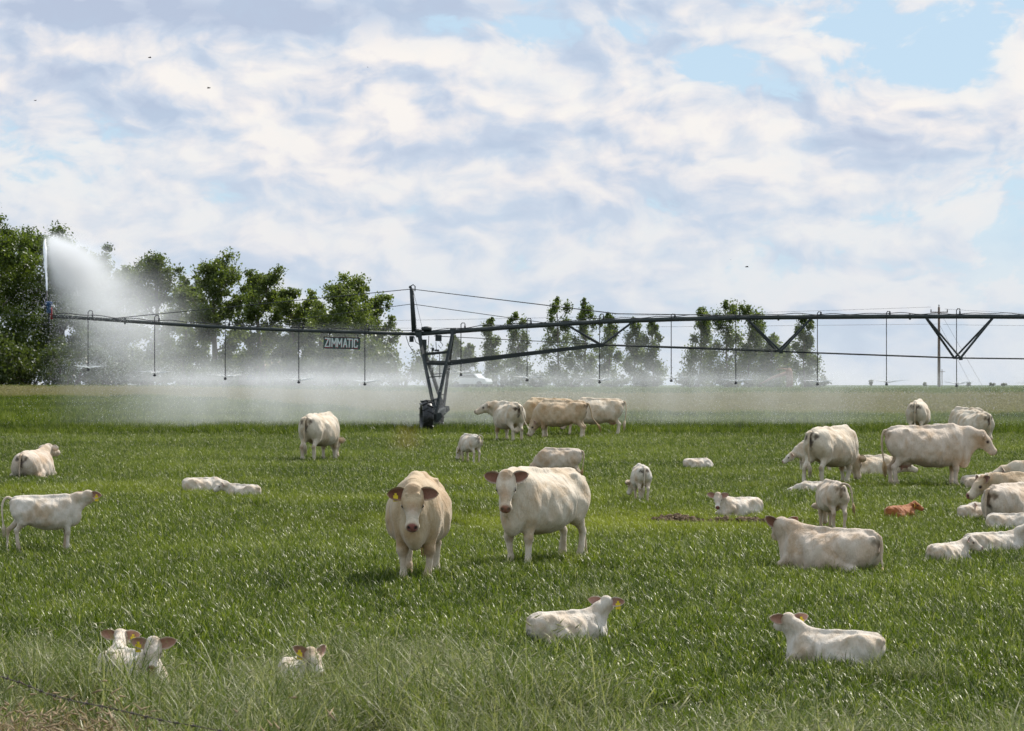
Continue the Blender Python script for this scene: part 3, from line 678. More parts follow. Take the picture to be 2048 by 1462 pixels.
class Field:
    """distance field on a grid, filled shape by shape"""
    def __init__(s, lo, hi, vox):
        s.lo = np.array(lo, float); s.v = vox
        s.n = np.ceil((np.array(hi) - s.lo) / vox).astype(int) + 1
        s.ax = [s.lo[i] + vox * np.arange(s.n[i]) for i in range(3)]
        s.D = np.full(tuple(s.n), 1.0, dtype=np.float32)
    def _sub(s, lo, hi):
        a = np.clip(np.floor((lo - s.lo) / s.v).astype(int), 0, s.n); b = np.clip(np.ceil((hi - s.lo) / s.v).astype(int) + 1, 0, s.n)
        if np.any(b <= a): return None
        sl = tuple(slice(a[i], b[i]) for i in range(3))
        X, Y, Z = np.meshgrid(s.ax[0][sl[0]], s.ax[1][sl[1]], s.ax[2][sl[2]], indexing='ij', sparse=True)
        return sl, X, Y, Z
    def _mix(s, sl, d, k, sub):
        if sub: s.D[sl] = -smin(-s.D[sl], d, k)
        else: s.D[sl] = smin(s.D[sl], d, k)
    def cone(s, a, b, ra, rb, k=.05, lat=None, ls=1.0, sub=False):
        a = np.array(a, float); b = np.array(b, float); m = max(ra, rb) * max(1, ls) + k + .05
        g = s._sub(np.minimum(a, b) - m, np.maximum(a, b) + m)
        if g is None: return
        sl, X, Y, Z = g; ba = b - a; L2 = max(float(ba @ ba), 1e-9)
        t = np.clip(((X - a[0]) * ba[0] + (Y - a[1]) * ba[1] + (Z - a[2]) * ba[2]) / L2, 0, 1)
        qx = X - a[0] - t * ba[0]; qy = Y - a[1] - t * ba[1]; qz = Z - a[2] - t * ba[2]
        if lat is not None:
            dl = (qx * lat[0] + qy * lat[1] + qz * lat[2]) * (1 / ls - 1)
            qx = qx + dl * lat[0]; qy = qy + dl * lat[1]; qz = qz + dl * lat[2]
        s._mix(sl, np.sqrt(qx * qx + qy * qy + qz * qz) - (ra + (rb - ra) * t), k, sub)
    def ell(s, c, r, M=None, k=.05, sub=False):
        c = np.array(c, float); r = np.array(r, float); m = float(r.max()) + k + .05
        g = s._sub(c - m, c + m)
        if g is None: return
        sl, X, Y, Z = g; X = X - c[0]; Y = Y - c[1]; Z = Z - c[2]
        if M is not None:      # columns of M are the ellipsoid's axes
            X, Y, Z = [X * M[0][i] + Y * M[1][i] + Z * M[2][i] for i in range(3)]
        k0 = np.sqrt((X / r[0]) ** 2 + (Y / r[1]) ** 2 + (Z / r[2]) ** 2)
        k1 = np.sqrt((X / r[0] ** 2) ** 2 + (Y / r[1] ** 2) ** 2 + (Z / r[2] ** 2) ** 2) + 1e-6
        s._mix(sl, k0 * (k0 - 1) / k1, k, sub)
    def loft(s, st, k=.05, lean=0.0, bow=None):
        st = np.array(st, float); xs = np.linspace(st[0, 0], st[-1, 0], 160)
        T = [np.interp(xs, st[:, 0], st[:, i]) for i in (1, 2, 3)]
        ker = np.exp(-.5 * (np.arange(-6, 7) / 3.0) ** 2); ker /= ker.sum()
        T = [np.convolve(np.pad(t, 6, mode='edge'), ker, 'valid') for t in T]
        sl, X, Y, Z = s._sub(np.array([st[0, 0] - .1, -1, -1]), np.array([st[-1, 0] + .1, 1, 3]))
        zt, zb, w = [np.interp(X, xs, t) for t in T]
        ex = np.maximum(np.maximum(st[0, 0] - X, X - st[-1, 0]), 0)
        zc = zb + (zt - zb) * .47; rz = (zt - zb) / 2
        if lean: Y = Y - lean * (Z - zb)
        if bow is not None: Y = Y - bow * X * X
        q = np.clip((Z - zc) / rz, -1.4, 1.4)
        wl = w * (1 - .16 * q) 
        n = 2.25
        v = ((np.abs(Y) / wl) ** n + (np.abs(Z - zc) / rz) ** n) ** (1 / n)
        d = (v - 1) * np.minimum(w, rz) * .9
        s._mix(sl, np.maximum(d, ex - .005), k, False)
    def nets(s):
        """surface nets"""
        D = s.D; neg = D < 0
        c = [neg[i:neg.shape[0] - 1 + i, j:neg.shape[1] - 1 + j, k_:neg.shape[2] - 1 + k_] for i in (0, 1) for j in (0, 1) for k_ in (0, 1)]
        cnt = sum(x.astype(np.int8) for x in c); act = (cnt > 0) & (cnt < 8)
        idx = np.argwhere(act); N = len(idx)
        ids = np.full(act.shape, -1, dtype=np.int64); ids[act] = np.arange(N)
        P = np.zeros((N, 3)); C = np.zeros(N)
        offs = [(i, j, k_) for i in (0, 1) for j in (0, 1) for k_ in (0, 1)]
        val = {o: D[idx[:, 0] + o[0], idx[:, 1] + o[1], idx[:, 2] + o[2]].astype(float) for o in offs}
        for o in offs:
            for ax in range(3):
                if o[ax]: continue
                p = list(o); p[ax] = 1; p = tuple(p)
                a, b = val[o], val[p]; m = (a < 0) != (b < 0)
                t = np.where(m, a / np.where(m, a - b, 1), 0)
                for i in range(3):
                    P[:, i] += np.where(m, o[i] + (t if i == ax else 0), 0)
                C += m
        V = s.lo + s.v * (idx + P / C[:, None])
        Q = []
        for ax in range(3):
            u, w = (ax + 1) % 3, (ax + 2) % 3
            n0 = np.take(neg, range(neg.shape[ax] - 1), ax); n1 = np.take(neg, range(1, neg.shape[ax]), ax)
            E = np.argwhere(n0 != n1)
            E = E[(E[:, u] > 0) & (E[:, w] > 0) & (E[:, u] < D.shape[u] - 1) & (E[:, w] < D.shape[w] - 1)]
            s0 = neg[E[:, 0], E[:, 1], E[:, 2]]
            q = []
            for du, dw in ((1, 1), (0, 1), (0, 0), (1, 0)):
                e = E.copy(); e[:, u] -= du; e[:, w] -= dw; q.append(ids[e[:, 0], e[:, 1], e[:, 2]])
            q = np.stack(q, 1); q[~s0] = q[~s0][:, ::-1]; Q.append(q)
        return V, np.concatenate(Q)

def coat_material():
    m, t, b = principled('cattle_coat', (.7, .6, .5), .75, 0, .25)
    a = t.new('ShaderNodeAttribute', attribute_name='coat'); tc = t.new('ShaderNodeTexCoord')
    n1 = t.noise(tc.outputs['Object'], 5.0, 5, .6); n2 = t.noise(tc.outputs['Object'], 38, 3, .6)
    mp = t.new('ShaderNodeMapping'); t.l.new(tc.outputs['Object'], mp.inputs[0]); mp.inputs['Scale'].default_value = (40, 40, 9)
    n3 = t.noise(mp.outputs[0], 3, 3, .6)
    f = t.math('ADD', t.math('MULTIPLY', n1, .55), t.math('MULTIPLY', n2, .45))
    n0 = t.noise(tc.outputs['Object'], 2.2, 4, .62, .4)
    c = t.mix(1.0, a.outputs[0], t.ramp(f, [(.3, (.78, .73, .67)), (.5, (.96, .95, .93)), (.7, (1.06, 1.06, 1.06))]), 'MULTIPLY')
    c = t.mix(1.0, c, t.ramp(n0, [(.36, (.80, .70, .58)), (.52, (1, 1, 1))]), 'MULTIPLY')
    t.l.new(c, b.inputs['Base Color'])
    b.inputs['Sheen Weight'].default_value = .25; b.inputs['Sheen Roughness'].default_value = .5
    bp = t.new('ShaderNodeBump'); bp.inputs['Strength'].default_value = .35; bp.inputs['Distance'].default_value = .018
    t.l.new(t.math('ADD', t.math('MULTIPLY', n2, .5), n3), bp.inputs['Height'])
    bp2 = t.new('ShaderNodeBump'); bp2.inputs['Strength'].default_value = .85; bp2.inputs['Distance'].default_value = .045
    mp2 = t.new('ShaderNodeMapping'); t.l.new(tc.outputs['Object'], mp2.inputs[0]); mp2.inputs['Scale'].default_value = (9, 5, 3.2)
    t.l.new(t.noise(mp2.outputs[0], 1.0, 4, .55, .5), bp2.inputs['Height']); t.l.new(bp.outputs[0], bp2.inputs['Normal']); t.l.new(bp2.outputs[0], b.inputs['Normal'])
    return m
M_COAT = coat_material()
M_EYE, _, _ = principled('dark_eye', (.012, .008, .006), .12, 0, .6)
M_TAG = worn('yellow_plastic', (.85, .62, .02), .45, 0, .1, 20, 0)
M_SWITCH = worn('tail_hair', (.50, .33, .17), .7, 0, .35, 30, .2)
M_SWITCH_PALE = worn('pale_tail_hair', (.68, .56, .42), .7, 0, .3, 30, .2)
M_SWITCH_DARK = worn('soiled_tail_hair', (.10, .07, .05), .8, 0, .4, 30, .2)

COATS = {'white': (.70, .605, .485), 'cream': (.58, .45, .31), 'tan': (.61, .465, .30), 'calf': (.735, .655, .57), 'pinkish': (.665, .555, .455), 'brown': (.42, .15, .045)}
PINK = np.array((.50, .24, .19)); NOSE = np.array((.30, .105, .085)); DARK = np.array((.055, .035, .025)); DUN = np.array((.40, .235, .12))

def ear_mesh(L, side, droop, back, base, Xh, Yh, Zh, coat, inner, swivel=1.0):
    """cupped leaf-shaped ear; opens towards the front and slightly down"""
    out = Vector(Yh) * side
    fw = Vector((Xh[0], Xh[1], 0)); fw = fw.normalized() if fw.length > .05 else Vector((1, 0, 0))
    ax = (out * 1.0 - Vector((0, 0, 1)) * droop - fw * back).normalized()          # along the ear
    opn = (fw * swivel + out * (back if swivel > 0 else .35)).normalized(); opn = (opn - ax * opn.dot(ax)).normalized()   # the way it opens
    wd = ax.cross(opn)
    wf = .37 if L > .2 else .32
    nu, nv = 9, 7; V = []; C = []
    for face in (0, 1):
        for i in range(nu):
            u = i / (nu - 1)
            w = L * wf * (math.sin(math.pi * min(1, .16 + .84 * u) ** .9)) ** .7 * (1 if u < .97 else .5) + .003
            for j in range(nv):
                v = -1 + 2 * j / (nv - 1)
                depth = (v * v) * w * .62 * (1 - u * .35) + .10 * L * u * u
                p = Vector(base) + ax * (u * L) + wd * (v * w) + opn * (depth + (.0 if face == 0 else -.012 - .01 * (1 - v * v)))
                V.append(tuple(p))
                if face == 0 and abs(v) < .8 and .08 < u < .95: C.append(inner)
                else: C.append(coat)
    F4 = []
    n = nu * nv
    for i in range(nu - 1):
        for j in range(nv - 1):
            a = i * nv + j; q = [a, a + 1, a + nv + 1, a + nv]
            F4.append(q); F4.append([x + n for x in q[::-1]])
    for i in range(nu - 1):
        for j in (0, nv - 1):
            a = i * nv + j; F4.append([a, a + nv, a + nv + n, a + n])
    for j in range(nv - 1):
        for i in (0, nu - 1):
            a = i * nv + j; F4.append([a, a + 1, a + 1 + n, a + n])
    me = np_mesh('ear', V, np.array(F4)); set_col(me, 'coat', np.array(C)); me.materials.append(M_COAT)
    return me, ax, wd, opn

def animal(px, py, label, group, kind='cow', pose='stand', heading=0.0, sc=1.0, coat='white', neck=(0, 25), head=(0, -25),
           vox=.03, contact=None, udder=False, dirt=1.0, tail='hang', tagged=None, depth=None, face=True, neck_pts=None,
           seed=0, ears=(.05, .15), legshift=None, nlen=None, fat=1.0, rise=0.0, droop=None, swivel=1.0):
    """px, py: photo column and row of the point on the ground below the body's middle (py is the contact row)
    heading: 0 right, 90 away from the camera, 180 left, -90 towards it. neck / head: (yaw, pitch), yaw in world terms for head"""
    rng = random.Random(seed * 7 + 3)
    d = depth if depth else depth_of(py)
    loc = at(px, d)
    calf = kind == 'calf'; lie = pose == 'lie'
    top = 1.38; belly = .52
    # ---- map from the adult standing layout to this animal's
    if calf:
        kx, ky = .50, .47 * fat; T_, B_ = (.80, .37) if not lie else (.36, -.03); kr = .47; hs = .58; kleg = .55
    else:
        kx, ky = 1.0, 1.0 * fat; T_, B_ = (1.38, .52) if not lie else (.76, -.06); kr = 1.0; hs = 1.06; kleg = 1.0
    def zm(z):
        if z >= belly: return B_ + (z - belly) * (T_ - B_) / (top - belly)
        if lie: return B_ + (z - belly) * .1
        return z / belly * B_
    def P(x, y, z): return (x * kx, y * ky, zm(z))
    zk = (T_ - B_) / (top - belly)
    st = [(-.93, 1.16, 1.00, .04), (-.89, 1.24, .92, .12), (-.80, 1.305, .80, .21), (-.66, 1.35, .70, .275), (-.50, 1.37, .63, .305), (-.30, 1.355, .545, .33),
          (-.05, 1.345, .485, .375), (.20, 1.345, .475, .375), (.42, 1.365, .495, .33), (.58, 1.385, .525, .28), (.72, 1.345, .58, .235),
          (.84, 1.24, .69, .165), (.92, 1.10, .78, .09), (.95, 1.0, .86, .04)]
    wl = 1.12 if lie else 1.0
    st = [(a * kx, zm(b), zm(c), w * ky * wl) for a, b, c, w in st]
    # ---- neck and head frame
    ny, npch = R(neck[0]), R(neck[1])
    NL = (nlen if nlen else .66) * (1.0 if not calf else .56)
    nb = np.array(P(.58, 0, 1.14))
    if neck_pts is None:
        H0 = nb + NL * np.array((math.cos(npch) * math.cos(ny), math.cos(npch) * math.sin(ny), math.sin(npch)))
    else:
        H0 = np.array(neck_pts[-1], float) 
    hy, hp = R(head[0] - heading), R(head[1])
    Xh = Vector((math.cos(hp) * math.cos(hy), math.cos(hp) * math.sin(hy), math.sin(hp)))
    Yh = Vector((-math.sin(hy), math.cos(hy), 0)); Zh = Xh.cross(Yh)
    H0v = Vector(H0); 
    def Hp(x, y, z): return np.array(H0v + (Xh * x + Yh * y + Zh * z) * hs)
    MH = [[Xh[i], Yh[i], Zh[i]] for i in range(3)]
    # ---- grid bounds
    pts = [H0, Hp(.55, 0, 0), Hp(.2, .15, 0), Hp(.2, -.15, 0), Hp(.2, 0, .1)]
    lo = np.minimum.reduce([np.array((-1.05 * kx, -.46 * max(ky, kr), -.12 if lie else -.02))] + [p - .14 * hs for p in pts])
    hi = np.maximum.reduce([np.array((1.05 * kx, .46 * max(ky, kr), T_ + .12))] + [p + .14 * hs for p in pts])
    if lie: lo[1] -= .1 * kr; hi[1] += .1 * kr; hi[0] += .15 * kr
    f = Field(lo, hi, vox)
    q = 1 if not calf else .6
    f.loft(st, .02)
    # muscles and bones of the trunk
    for s in (-1, 1):
        if not calf: f.ell(P(-.50, .19 * s, 1.285), (.055, .03, .03 * zk), k=.05)                                 # hook bone
        f.ell(P(-.66, .15 * s, 1.00), (.23 * kx * (1.1 if calf else 1), .135 * ky, .30 * zk), k=.10 * q)         # thigh
        f.ell(P(.60, .165 * s, .98), (.17 * kx * (1.1 if calf else 1), .115 * ky, .30 * zk), k=.10 * q)           # shoulder
        f.ell(P(-.87, .11 * s, 1.22), (.05 * kx, .055 * ky, .05 * zk), k=.06 * q)                               # pin bone
        f.ell(P(.05, .27 * s, .88), (.42 * kx, .13 * ky, .26 * zk), k=.12 * q)                                  # ribs
    f.cone(P(-.80, 0, 1.33), P(.55, 0, 1.375), .035 * kr, .05 * kr, k=.09 * q)                                   # spine
    f.ell(P(.80, 0, .68 if not calf else .76), (.15 * kx, .13 * ky, (.24 if not calf else .19) * zk), k=.12 * q)                                            # brisket
    f.cone(P(-.87, 0, 1.28), P(-.93, 0, 1.18), .04 * kr, .035 * kr, k=.05 * q)
    for s in (-1, 1):        # creases behind the shoulder, before the thigh and at the base of the neck
        f.cone(P(.38, .385 * s, 1.20), P(.36, .395 * s, .72), .045 * kr, .05 * kr, k=.07 * q, sub=True)
        f.cone(P(-.30, .40 * s, 1.12), P(-.40, .36 * s, .70), .05 * kr, .05 * kr, k=.09 * q, sub=True)
        f.ell(P(-.36, .36 * s, 1.22), (.12 * kx, .07 * ky, .06 * zk), k=.08 * q, sub=True)
    # ---- legs
    r_ = kleg; shape_k = .05 * q
    ls = legshift or [rng.uniform(-.07, .07) for _ in range(4)]
    feet = []
    if not lie:
        zb = B_ / .52
        def L(x, y, z): return (x * kx, y * (ky if not calf else .46), z * zb if z < .52 else zm(z))
        for i, s in enumerate((-1, 1)):
            o = ls[i]
            f.cone(L(.58, .18 * s, .92), L(.59 + o * .25, .175 * s, .70), .12 * r_, .095 * r_, k=.08 * q)
            f.cone(L(.59 + o * .25, .175 * s, .70), L(.60 + o * .6, .165 * s, .44), .092 * r_, .060 * r_, k=.06 * q)
            f.ell(L(.61 + o * .6, .165 * s, .425), (.062 * r_, .060 * r_, .075 * r_), k=.03 * q)                 # knee
            f.cone(L(.60 + o * .6, .165 * s, .40), L(.59 + o, .16 * s, .15), .047 * r_, .045 * r_, k=.03 * q)
            f.cone(L(.59 + o, .16 * s, .15), L(.63 + o, .16 * s, .06), .052 * r_, .055 * r_, k=.03 * q)
            f.cone(L(.63 + o, .16 * s, .05), L(.65 + o, .16 * s, .02), .060 * r_, .066 * r_, k=.02 * q)
            feet.append(L(.62 + o, .16 * s, .03))
            o = ls[2 + i]
            f.cone(L(-.62, .19 * s, .88), L(-.58 + o * .3, .195 * s, .68), .165 * r_, .115 * r_, k=.09 * q)
            f.cone(L(-.58 + o * .3, .195 * s, .70), L(-.78 + o * .7, .18 * s, .47), .105 * r_, .058 * r_, k=.06 * q, lat=(0, 1, 0), ls=.85)
            f.ell(L(-.80 + o * .7, .18 * s, .46), (.065 * r_, .05 * r_, .07 * r_), k=.03 * q)                    # hock
            f.cone(L(-.79 + o * .7, .18 * s, .44), L(-.76 + o, .17 * s, .15), .050 * r_, .046 * r_, k=.03 * q)
            f.cone(L(-.76 + o, .17 * s, .15), L(-.72 + o, .17 * s, .06), .052 * r_, .055 * r_, k=.03 * q)
            f.cone(L(-.72 + o, .17 * s, .05), L(-.70 + o, .17 * s, .02), .060 * r_, .064 * r_, k=.02 * q)
            feet.append(L(-.73 + o, .17 * s, .03))
    else:
        e = kleg
        for s in (-1, 1):
            f.cone((.52 * kx, .24 * s * e, .30 * e), (.78 * kx + .08 * e, .23 * s * e, .12 * e), .11 * e, .07 * e, k=.08 * q)
            f.cone((.78 * kx + .08 * e, .23 * s * e, .10 * e), (.55 * kx, .26 * s * e, .04 * e), .055 * e, .05 * e, k=.04 * q)
            f.ell((-.50 * kx, .25 * s * e, .36 * e), (.30 * e, .14 * e, .27 * e), k=.10 * q)                     # folded thigh
            f.cone((-.20 * kx, .34 * s * e, .22 * e), (-.62 * kx, .36 * s * e, .08 * e), .10 * e, .06 * e, k=.06 * q)
            f.cone((-.62 * kx, .36 * s * e, .07 * e), (-.25 * kx, .42 * s * e, .03 * e), .05 * e, .05 * e, k=.04 * q)
    if udder:
        f.ell(P(-.52, 0, .56) if not lie else P(-.5, .1, .6), (.17, .12, .12), k=.07)
        for s in (-1, 1):
            for xx in (-.46, -.58): f.cone((xx, .06 * s, .46), (xx, .065 * s, .39), .018, .013, k=.02)
    # ---- neck
    hk = hs
    latv = (Vector(H0) - Vector(nb)).normalized().cross(Vector((0, 0, 1))); latv = tuple(latv.normalized())
    nr = 1.0 if not calf else .42
    if neck_pts is None:
        m1 = nb * .5 + H0 * .5 
        f.cone(P(.52, 0, 1.17), m1 + np.array((0, 0, .02 * nr)), .20 * nr * (.9 if calf else 1), .155 * nr, k=.10 * q, lat=latv, ls=.80)
        f.cone(m1 + np.array((0, 0, .02 * nr)), Hp(.03, 0, -.09), .155 * nr, .115 * hs, k=.08 * q, lat=latv, ls=.85)
        f.cone(P(.74, 0, .96), Hp(.12, 0, -.17), .19 * nr * (.85 if calf else 1), .085 * hs, k=.11 * q, lat=latv, ls=.72)
        if not calf: f.cone(P(.88, 0, .82), Hp(.12, 0, -.20), .10, .05, k=.10, lat=latv, ls=.4)               # dewlap
    else:
        path = [np.array(P(.56, 0, 1.10))] + [np.array(p, float) for p in neck_pts[:-1]] + [Hp(.04, 0, -.09)]
        rr = np.linspace(.21, .125, len(path)) * nr
        for i in range(len(path) - 1): f.cone(path[i], path[i + 1], rr[i], rr[i + 1], k=.08 * q)
    # ---- head
    f.cone(Hp(.03, 0, -.085), Hp(.20, 0, -.095), .112 * hs, .100 * hs, k=.04 * hs, lat=tuple(Yh), ls=1.08)
    f.ell(Hp(.12, 0, -.045), (.13 * hs, .128 * hs, .062 * hs), MH, k=.05 * hs)                                  # forehead
    f.ell(Hp(-.005, 0, -.015), (.06 * hs, .085 * hs, .055 * hs), MH, k=.05 * hs)
    if face and not calf:
        for _k in range(9): f.ell(Hp(rng.uniform(-.03, .10), rng.uniform(-.07, .07), .012 + rng.uniform(-.01, .012)), (.022 * hs,) * 3, k=.012 * hs)        # curls of the forelock                                # poll
    f.cone(Hp(.18, 0, -.085), Hp(.42, 0, -.105), .094 * hs, .072 * hs, k=.05 * hs, lat=tuple(Yh), ls=.93)       # bridge of the nose
    f.ell(Hp(.455, 0, -.115), (.062 * hs, .088 * hs, .078 * hs), MH, k=.04 * hs)                                # muzzle
    f.cone(Hp(.07, 0, -.195), Hp(.38, 0, -.170), .088 * hs, .048 * hs, k=.05 * hs, lat=tuple(Yh), ls=1.05)      # jaw
    f.ell(Hp(.42, 0, -.175), (.055 * hs, .055 * hs, .030 * hs), MH, k=.03 * hs)                                 # lower lip
    for s in (-1, 1):
        f.ell(Hp(.175, .098 * s, -.060), (.045 * hs, .030 * hs, .028 * hs), MH, k=.03 * hs)                      # brow
        f.ell(Hp(.13, .10 * s, -.14), (.09 * hs, .030 * hs, .07 * hs), MH, k=.04 * hs)                           # cheek
        if face:
            f.ell(Hp(.20, .128 * s, -.088), (.030 * hs, .016 * hs, .020 * hs), MH, k=.015 * hs, sub=True)
            f.ell(Hp(.502, .046 * s, -.072), (.022 * hs, .016 * hs, .020 * hs), MH, k=.012 * hs, sub=True)
    V, Q = f.nets()
    # uneven lie of the hide over fat and muscle
    fr_ = [(7.1, 4.3, 5.2, .3), (11.3, 9.1, 6.4, 1.9), (5.3, 13.7, 9.6, 4.1), (16.1, 12.2, 14.3, 2.2), (21.0, 8.0, 17.0, .7)]
    for k_i, (fa, fb, fc, ph) in enumerate(fr_):
        wv_ = np.sin((V[:, 0] * fa + seed) / kr + ph) * np.sin((V[:, 1] * fb) / kr + ph * 2) * np.sin((V[:, 2] * fc) / kr + ph * 3 + seed)
        away = np.clip((np.linalg.norm(V - H0, axis=1) - .45 * hs) / (.3 * hs), 0, 1)
        V[:, 1] += .0105 * kr * wv_ * np.sign(V[:, 1]) * away; V[:, 2] += .006 * kr * wv_ * away
    me = np_mesh(kind + '_body', V, Q)
    # ---- paint of the hide (markings, skin and dirt that belong to the animal)
    base = np.array(COATS[coat]); C = np.tile(base, (len(V), 1))
    edge = np.sin(V[:, 1] * 31 / kr + seed) * np.sin(V[:, 2] * 27 / kr + V[:, 1] * 17 / kr) + .6 * np.sin(V[:, 2] * 58 / kr + seed * 2) * np.sin(V[:, 1] * 66 / kr)
    def paint(c, r, col, amt=1.0, hard=.5, rough=0.0):
        c = np.asarray(c, float); r = np.asarray(r, float) * np.ones(3)
        dd = np.sqrt((((V - c) / r) ** 2).sum(1)) + rough * edge; w = np.clip((1 - dd) / (1 - hard + 1e-6), 0, 1); w = (w * w * (3 - 2 * w) * amt)[:, None]
        C[:] = C * (1 - w) + np.asarray(col) * w
    g = np.array(COATS['white'])
    if coat in ('tan', 'cream') and not calf:
        for s in (-1, 1):
            paint(L(.6, .17 * s, .30) if not lie else (.7, .2 * s, .1), .26 * kr, g, .8, .3)
            paint(L(-.75, .18 * s, .25) if not lie else (-.5, .3 * s, .1), .26 * kr, g, .8, .3)
        paint(Hp(.35, 0, -.1), .22 * hs, g, .8, .3)
        paint(P(.8, 0, .85), (.2, .2, .25), g, .4, .2)
    # warm stain low on belly, flanks, knees
    paint(P(.0, 0, .46), (.80 * kx, .34 * ky, .19 * zk), DUN * .9, .7 * dirt, .3)
    for s in (-1, 1):
        if not lie:
            paint(L(.62, .165 * s, .42), .10 * kleg, DUN * .6, .75 * dirt if not calf else .25, .2)
            paint(L(-.82, .18 * s, .45), .10 * kleg, DUN * .7, .6 * dirt if not calf else .2, .2)
            paint(feet[0 if s < 0 else 2], .085 * kleg, DARK * 2.2, .8, .5); paint(feet[1 if s < 0 else 3], .085 * kleg, DARK * 2.2, .8, .5)
            paint(L(-.45, .16 * s, .62), (.2 * kx, .12 * kr, .18 * kr), DUN * 1.2, .55 * dirt, .1)
        paint(P(-.25, .3 * s, .80), (.35 * kx, .2 * kr, .25 * zk), DUN * 1.5, .22 * dirt, .1)
    # soiled rump below the tail
    if dirt > 0:
        paint(P(-.93, 0, 1.08), (.16 * kr, .085 * kr, .30 * zk), DARK, min(1, .95 * dirt), .35, .22)
        for s in (-1, 1):
            paint(P(-.90, .12 * s, 1.15), (.16 * kr, .12 * kr, .10 * zk), DARK * 1.3, min(1, .85 * dirt), .1, .35)
    if not lie: paint(L(-.55, 0, .58), (.25 * kx, .12 * kr, .16 * kr), PINK * .8 if udder else DUN, .8, .4)
    if udder and not lie: paint((-.52, 0, .48), (.2, .15, .16), PINK * .75, .9, .6)
    # head
    paint(Hp(.492, 0, -.085), (.078 * hs,) * 3, NOSE if coat != 'brown' else NOSE * .6, 1.0, .72)
    paint(Hp(.44, 0, -.20), (.05 * hs,) * 3, NOSE * 1.6, .5, .3)
    for s in (-1, 1):
        paint(Hp(.498, .046 * s, -.068), .031 * hs, (.02, .008, .008), 1, .6)
        paint(Hp(.20, .118 * s, -.078), .052 * hs, PINK * .22, .95, .4)
    if coat != 'brown':
        paint(Hp(.03, 0, .03), .13 * hs, DUN * 1.0, .6 if not calf else .1, .3)
        paint(Hp(.28, 0, -.03), (.11 * hs,) * 3, PINK * 1.5, .18, .2)
    # broad uneven warmth of an unwashed coat
    nz = np.array([mnoise.noise(Vector(v * (3.0 / kr)) + Vector((seed * 3.7, 0, 0))) for v in V[::1]]) if len(V) < 60000 else np.zeros(len(V))
    w = np.clip(nz * 1.8, 0, 1)[:, None] * .45 * min(1, .5 + dirt); C = C * (1 - w) + (base * np.array((.82, .68, .52))) * w
    set_col(me, 'coat', C); me.materials.append(M_COAT)
    # ---- assemble
    root = empty({'cow': 'cow', 'calf': 'calf'}[kind], loc, R(heading)); root.scale = (sc, sc, sc)
    root.location.z += rise
    tag(root, label, kind, group)
    b = mesh_obj('body', me, None, root)
    inner = np.array((.26, .125, .085)) if not calf else np.array((.50, .29, .235))
    L_ear = (.222 if not calf else .275) * hs
    dr, bk = ears
    for s in (-1, 1):
        drs = dr if droop is None else droop[0 if s > 0 else 1]
        em, ax, wd, opn = ear_mesh(L_ear, s, drs, bk, Hp(.035, .085 * s, -.065), Xh, Yh, Zh, base * .97, inner, swivel)
        eo = mesh_obj('ear', em, None, root)
        if tagged and (tagged == 'both' or tagged == ('left' if s > 0 else 'right')):
            pos = Vector(Hp(.035, .085 * s, -.065)) + ax * (L_ear * .52) + opn * .012 * hs
            sz = .062 if not calf else .055
            dn = Vector((0, 0, -1)); nrm = opn.normalized(); sd_ = dn.cross(nrm).normalized(); nrm = sd_.cross(dn)
            Mt = Matrix((sd_, nrm, -dn)).transposed()
            mb = MB(); mb.box(pos + dn * sz * .9 + nrm * .012, (sz * .95, .004, sz * 1.25), Mt)
            mb.box(pos + dn * sz * .1 + nrm * .012, (sz * .45, .004, sz * .5), Mt)
            mb.box(pos + nrm * .004, (.014, .014, .014), Mt)
            mb.build('ear_tag', M_TAG, eo)
        if face:
            mb = MB(); c = Hp(.200, .112 * s, -.076)
            er = .0225 * hs; mb.lathe([(er * math.sin(a * math.pi / 8), -er * math.cos(a * math.pi / 8)) for a in range(9)], c, 'Z', 12)
            mb.build('eye', M_EYE, root, True)
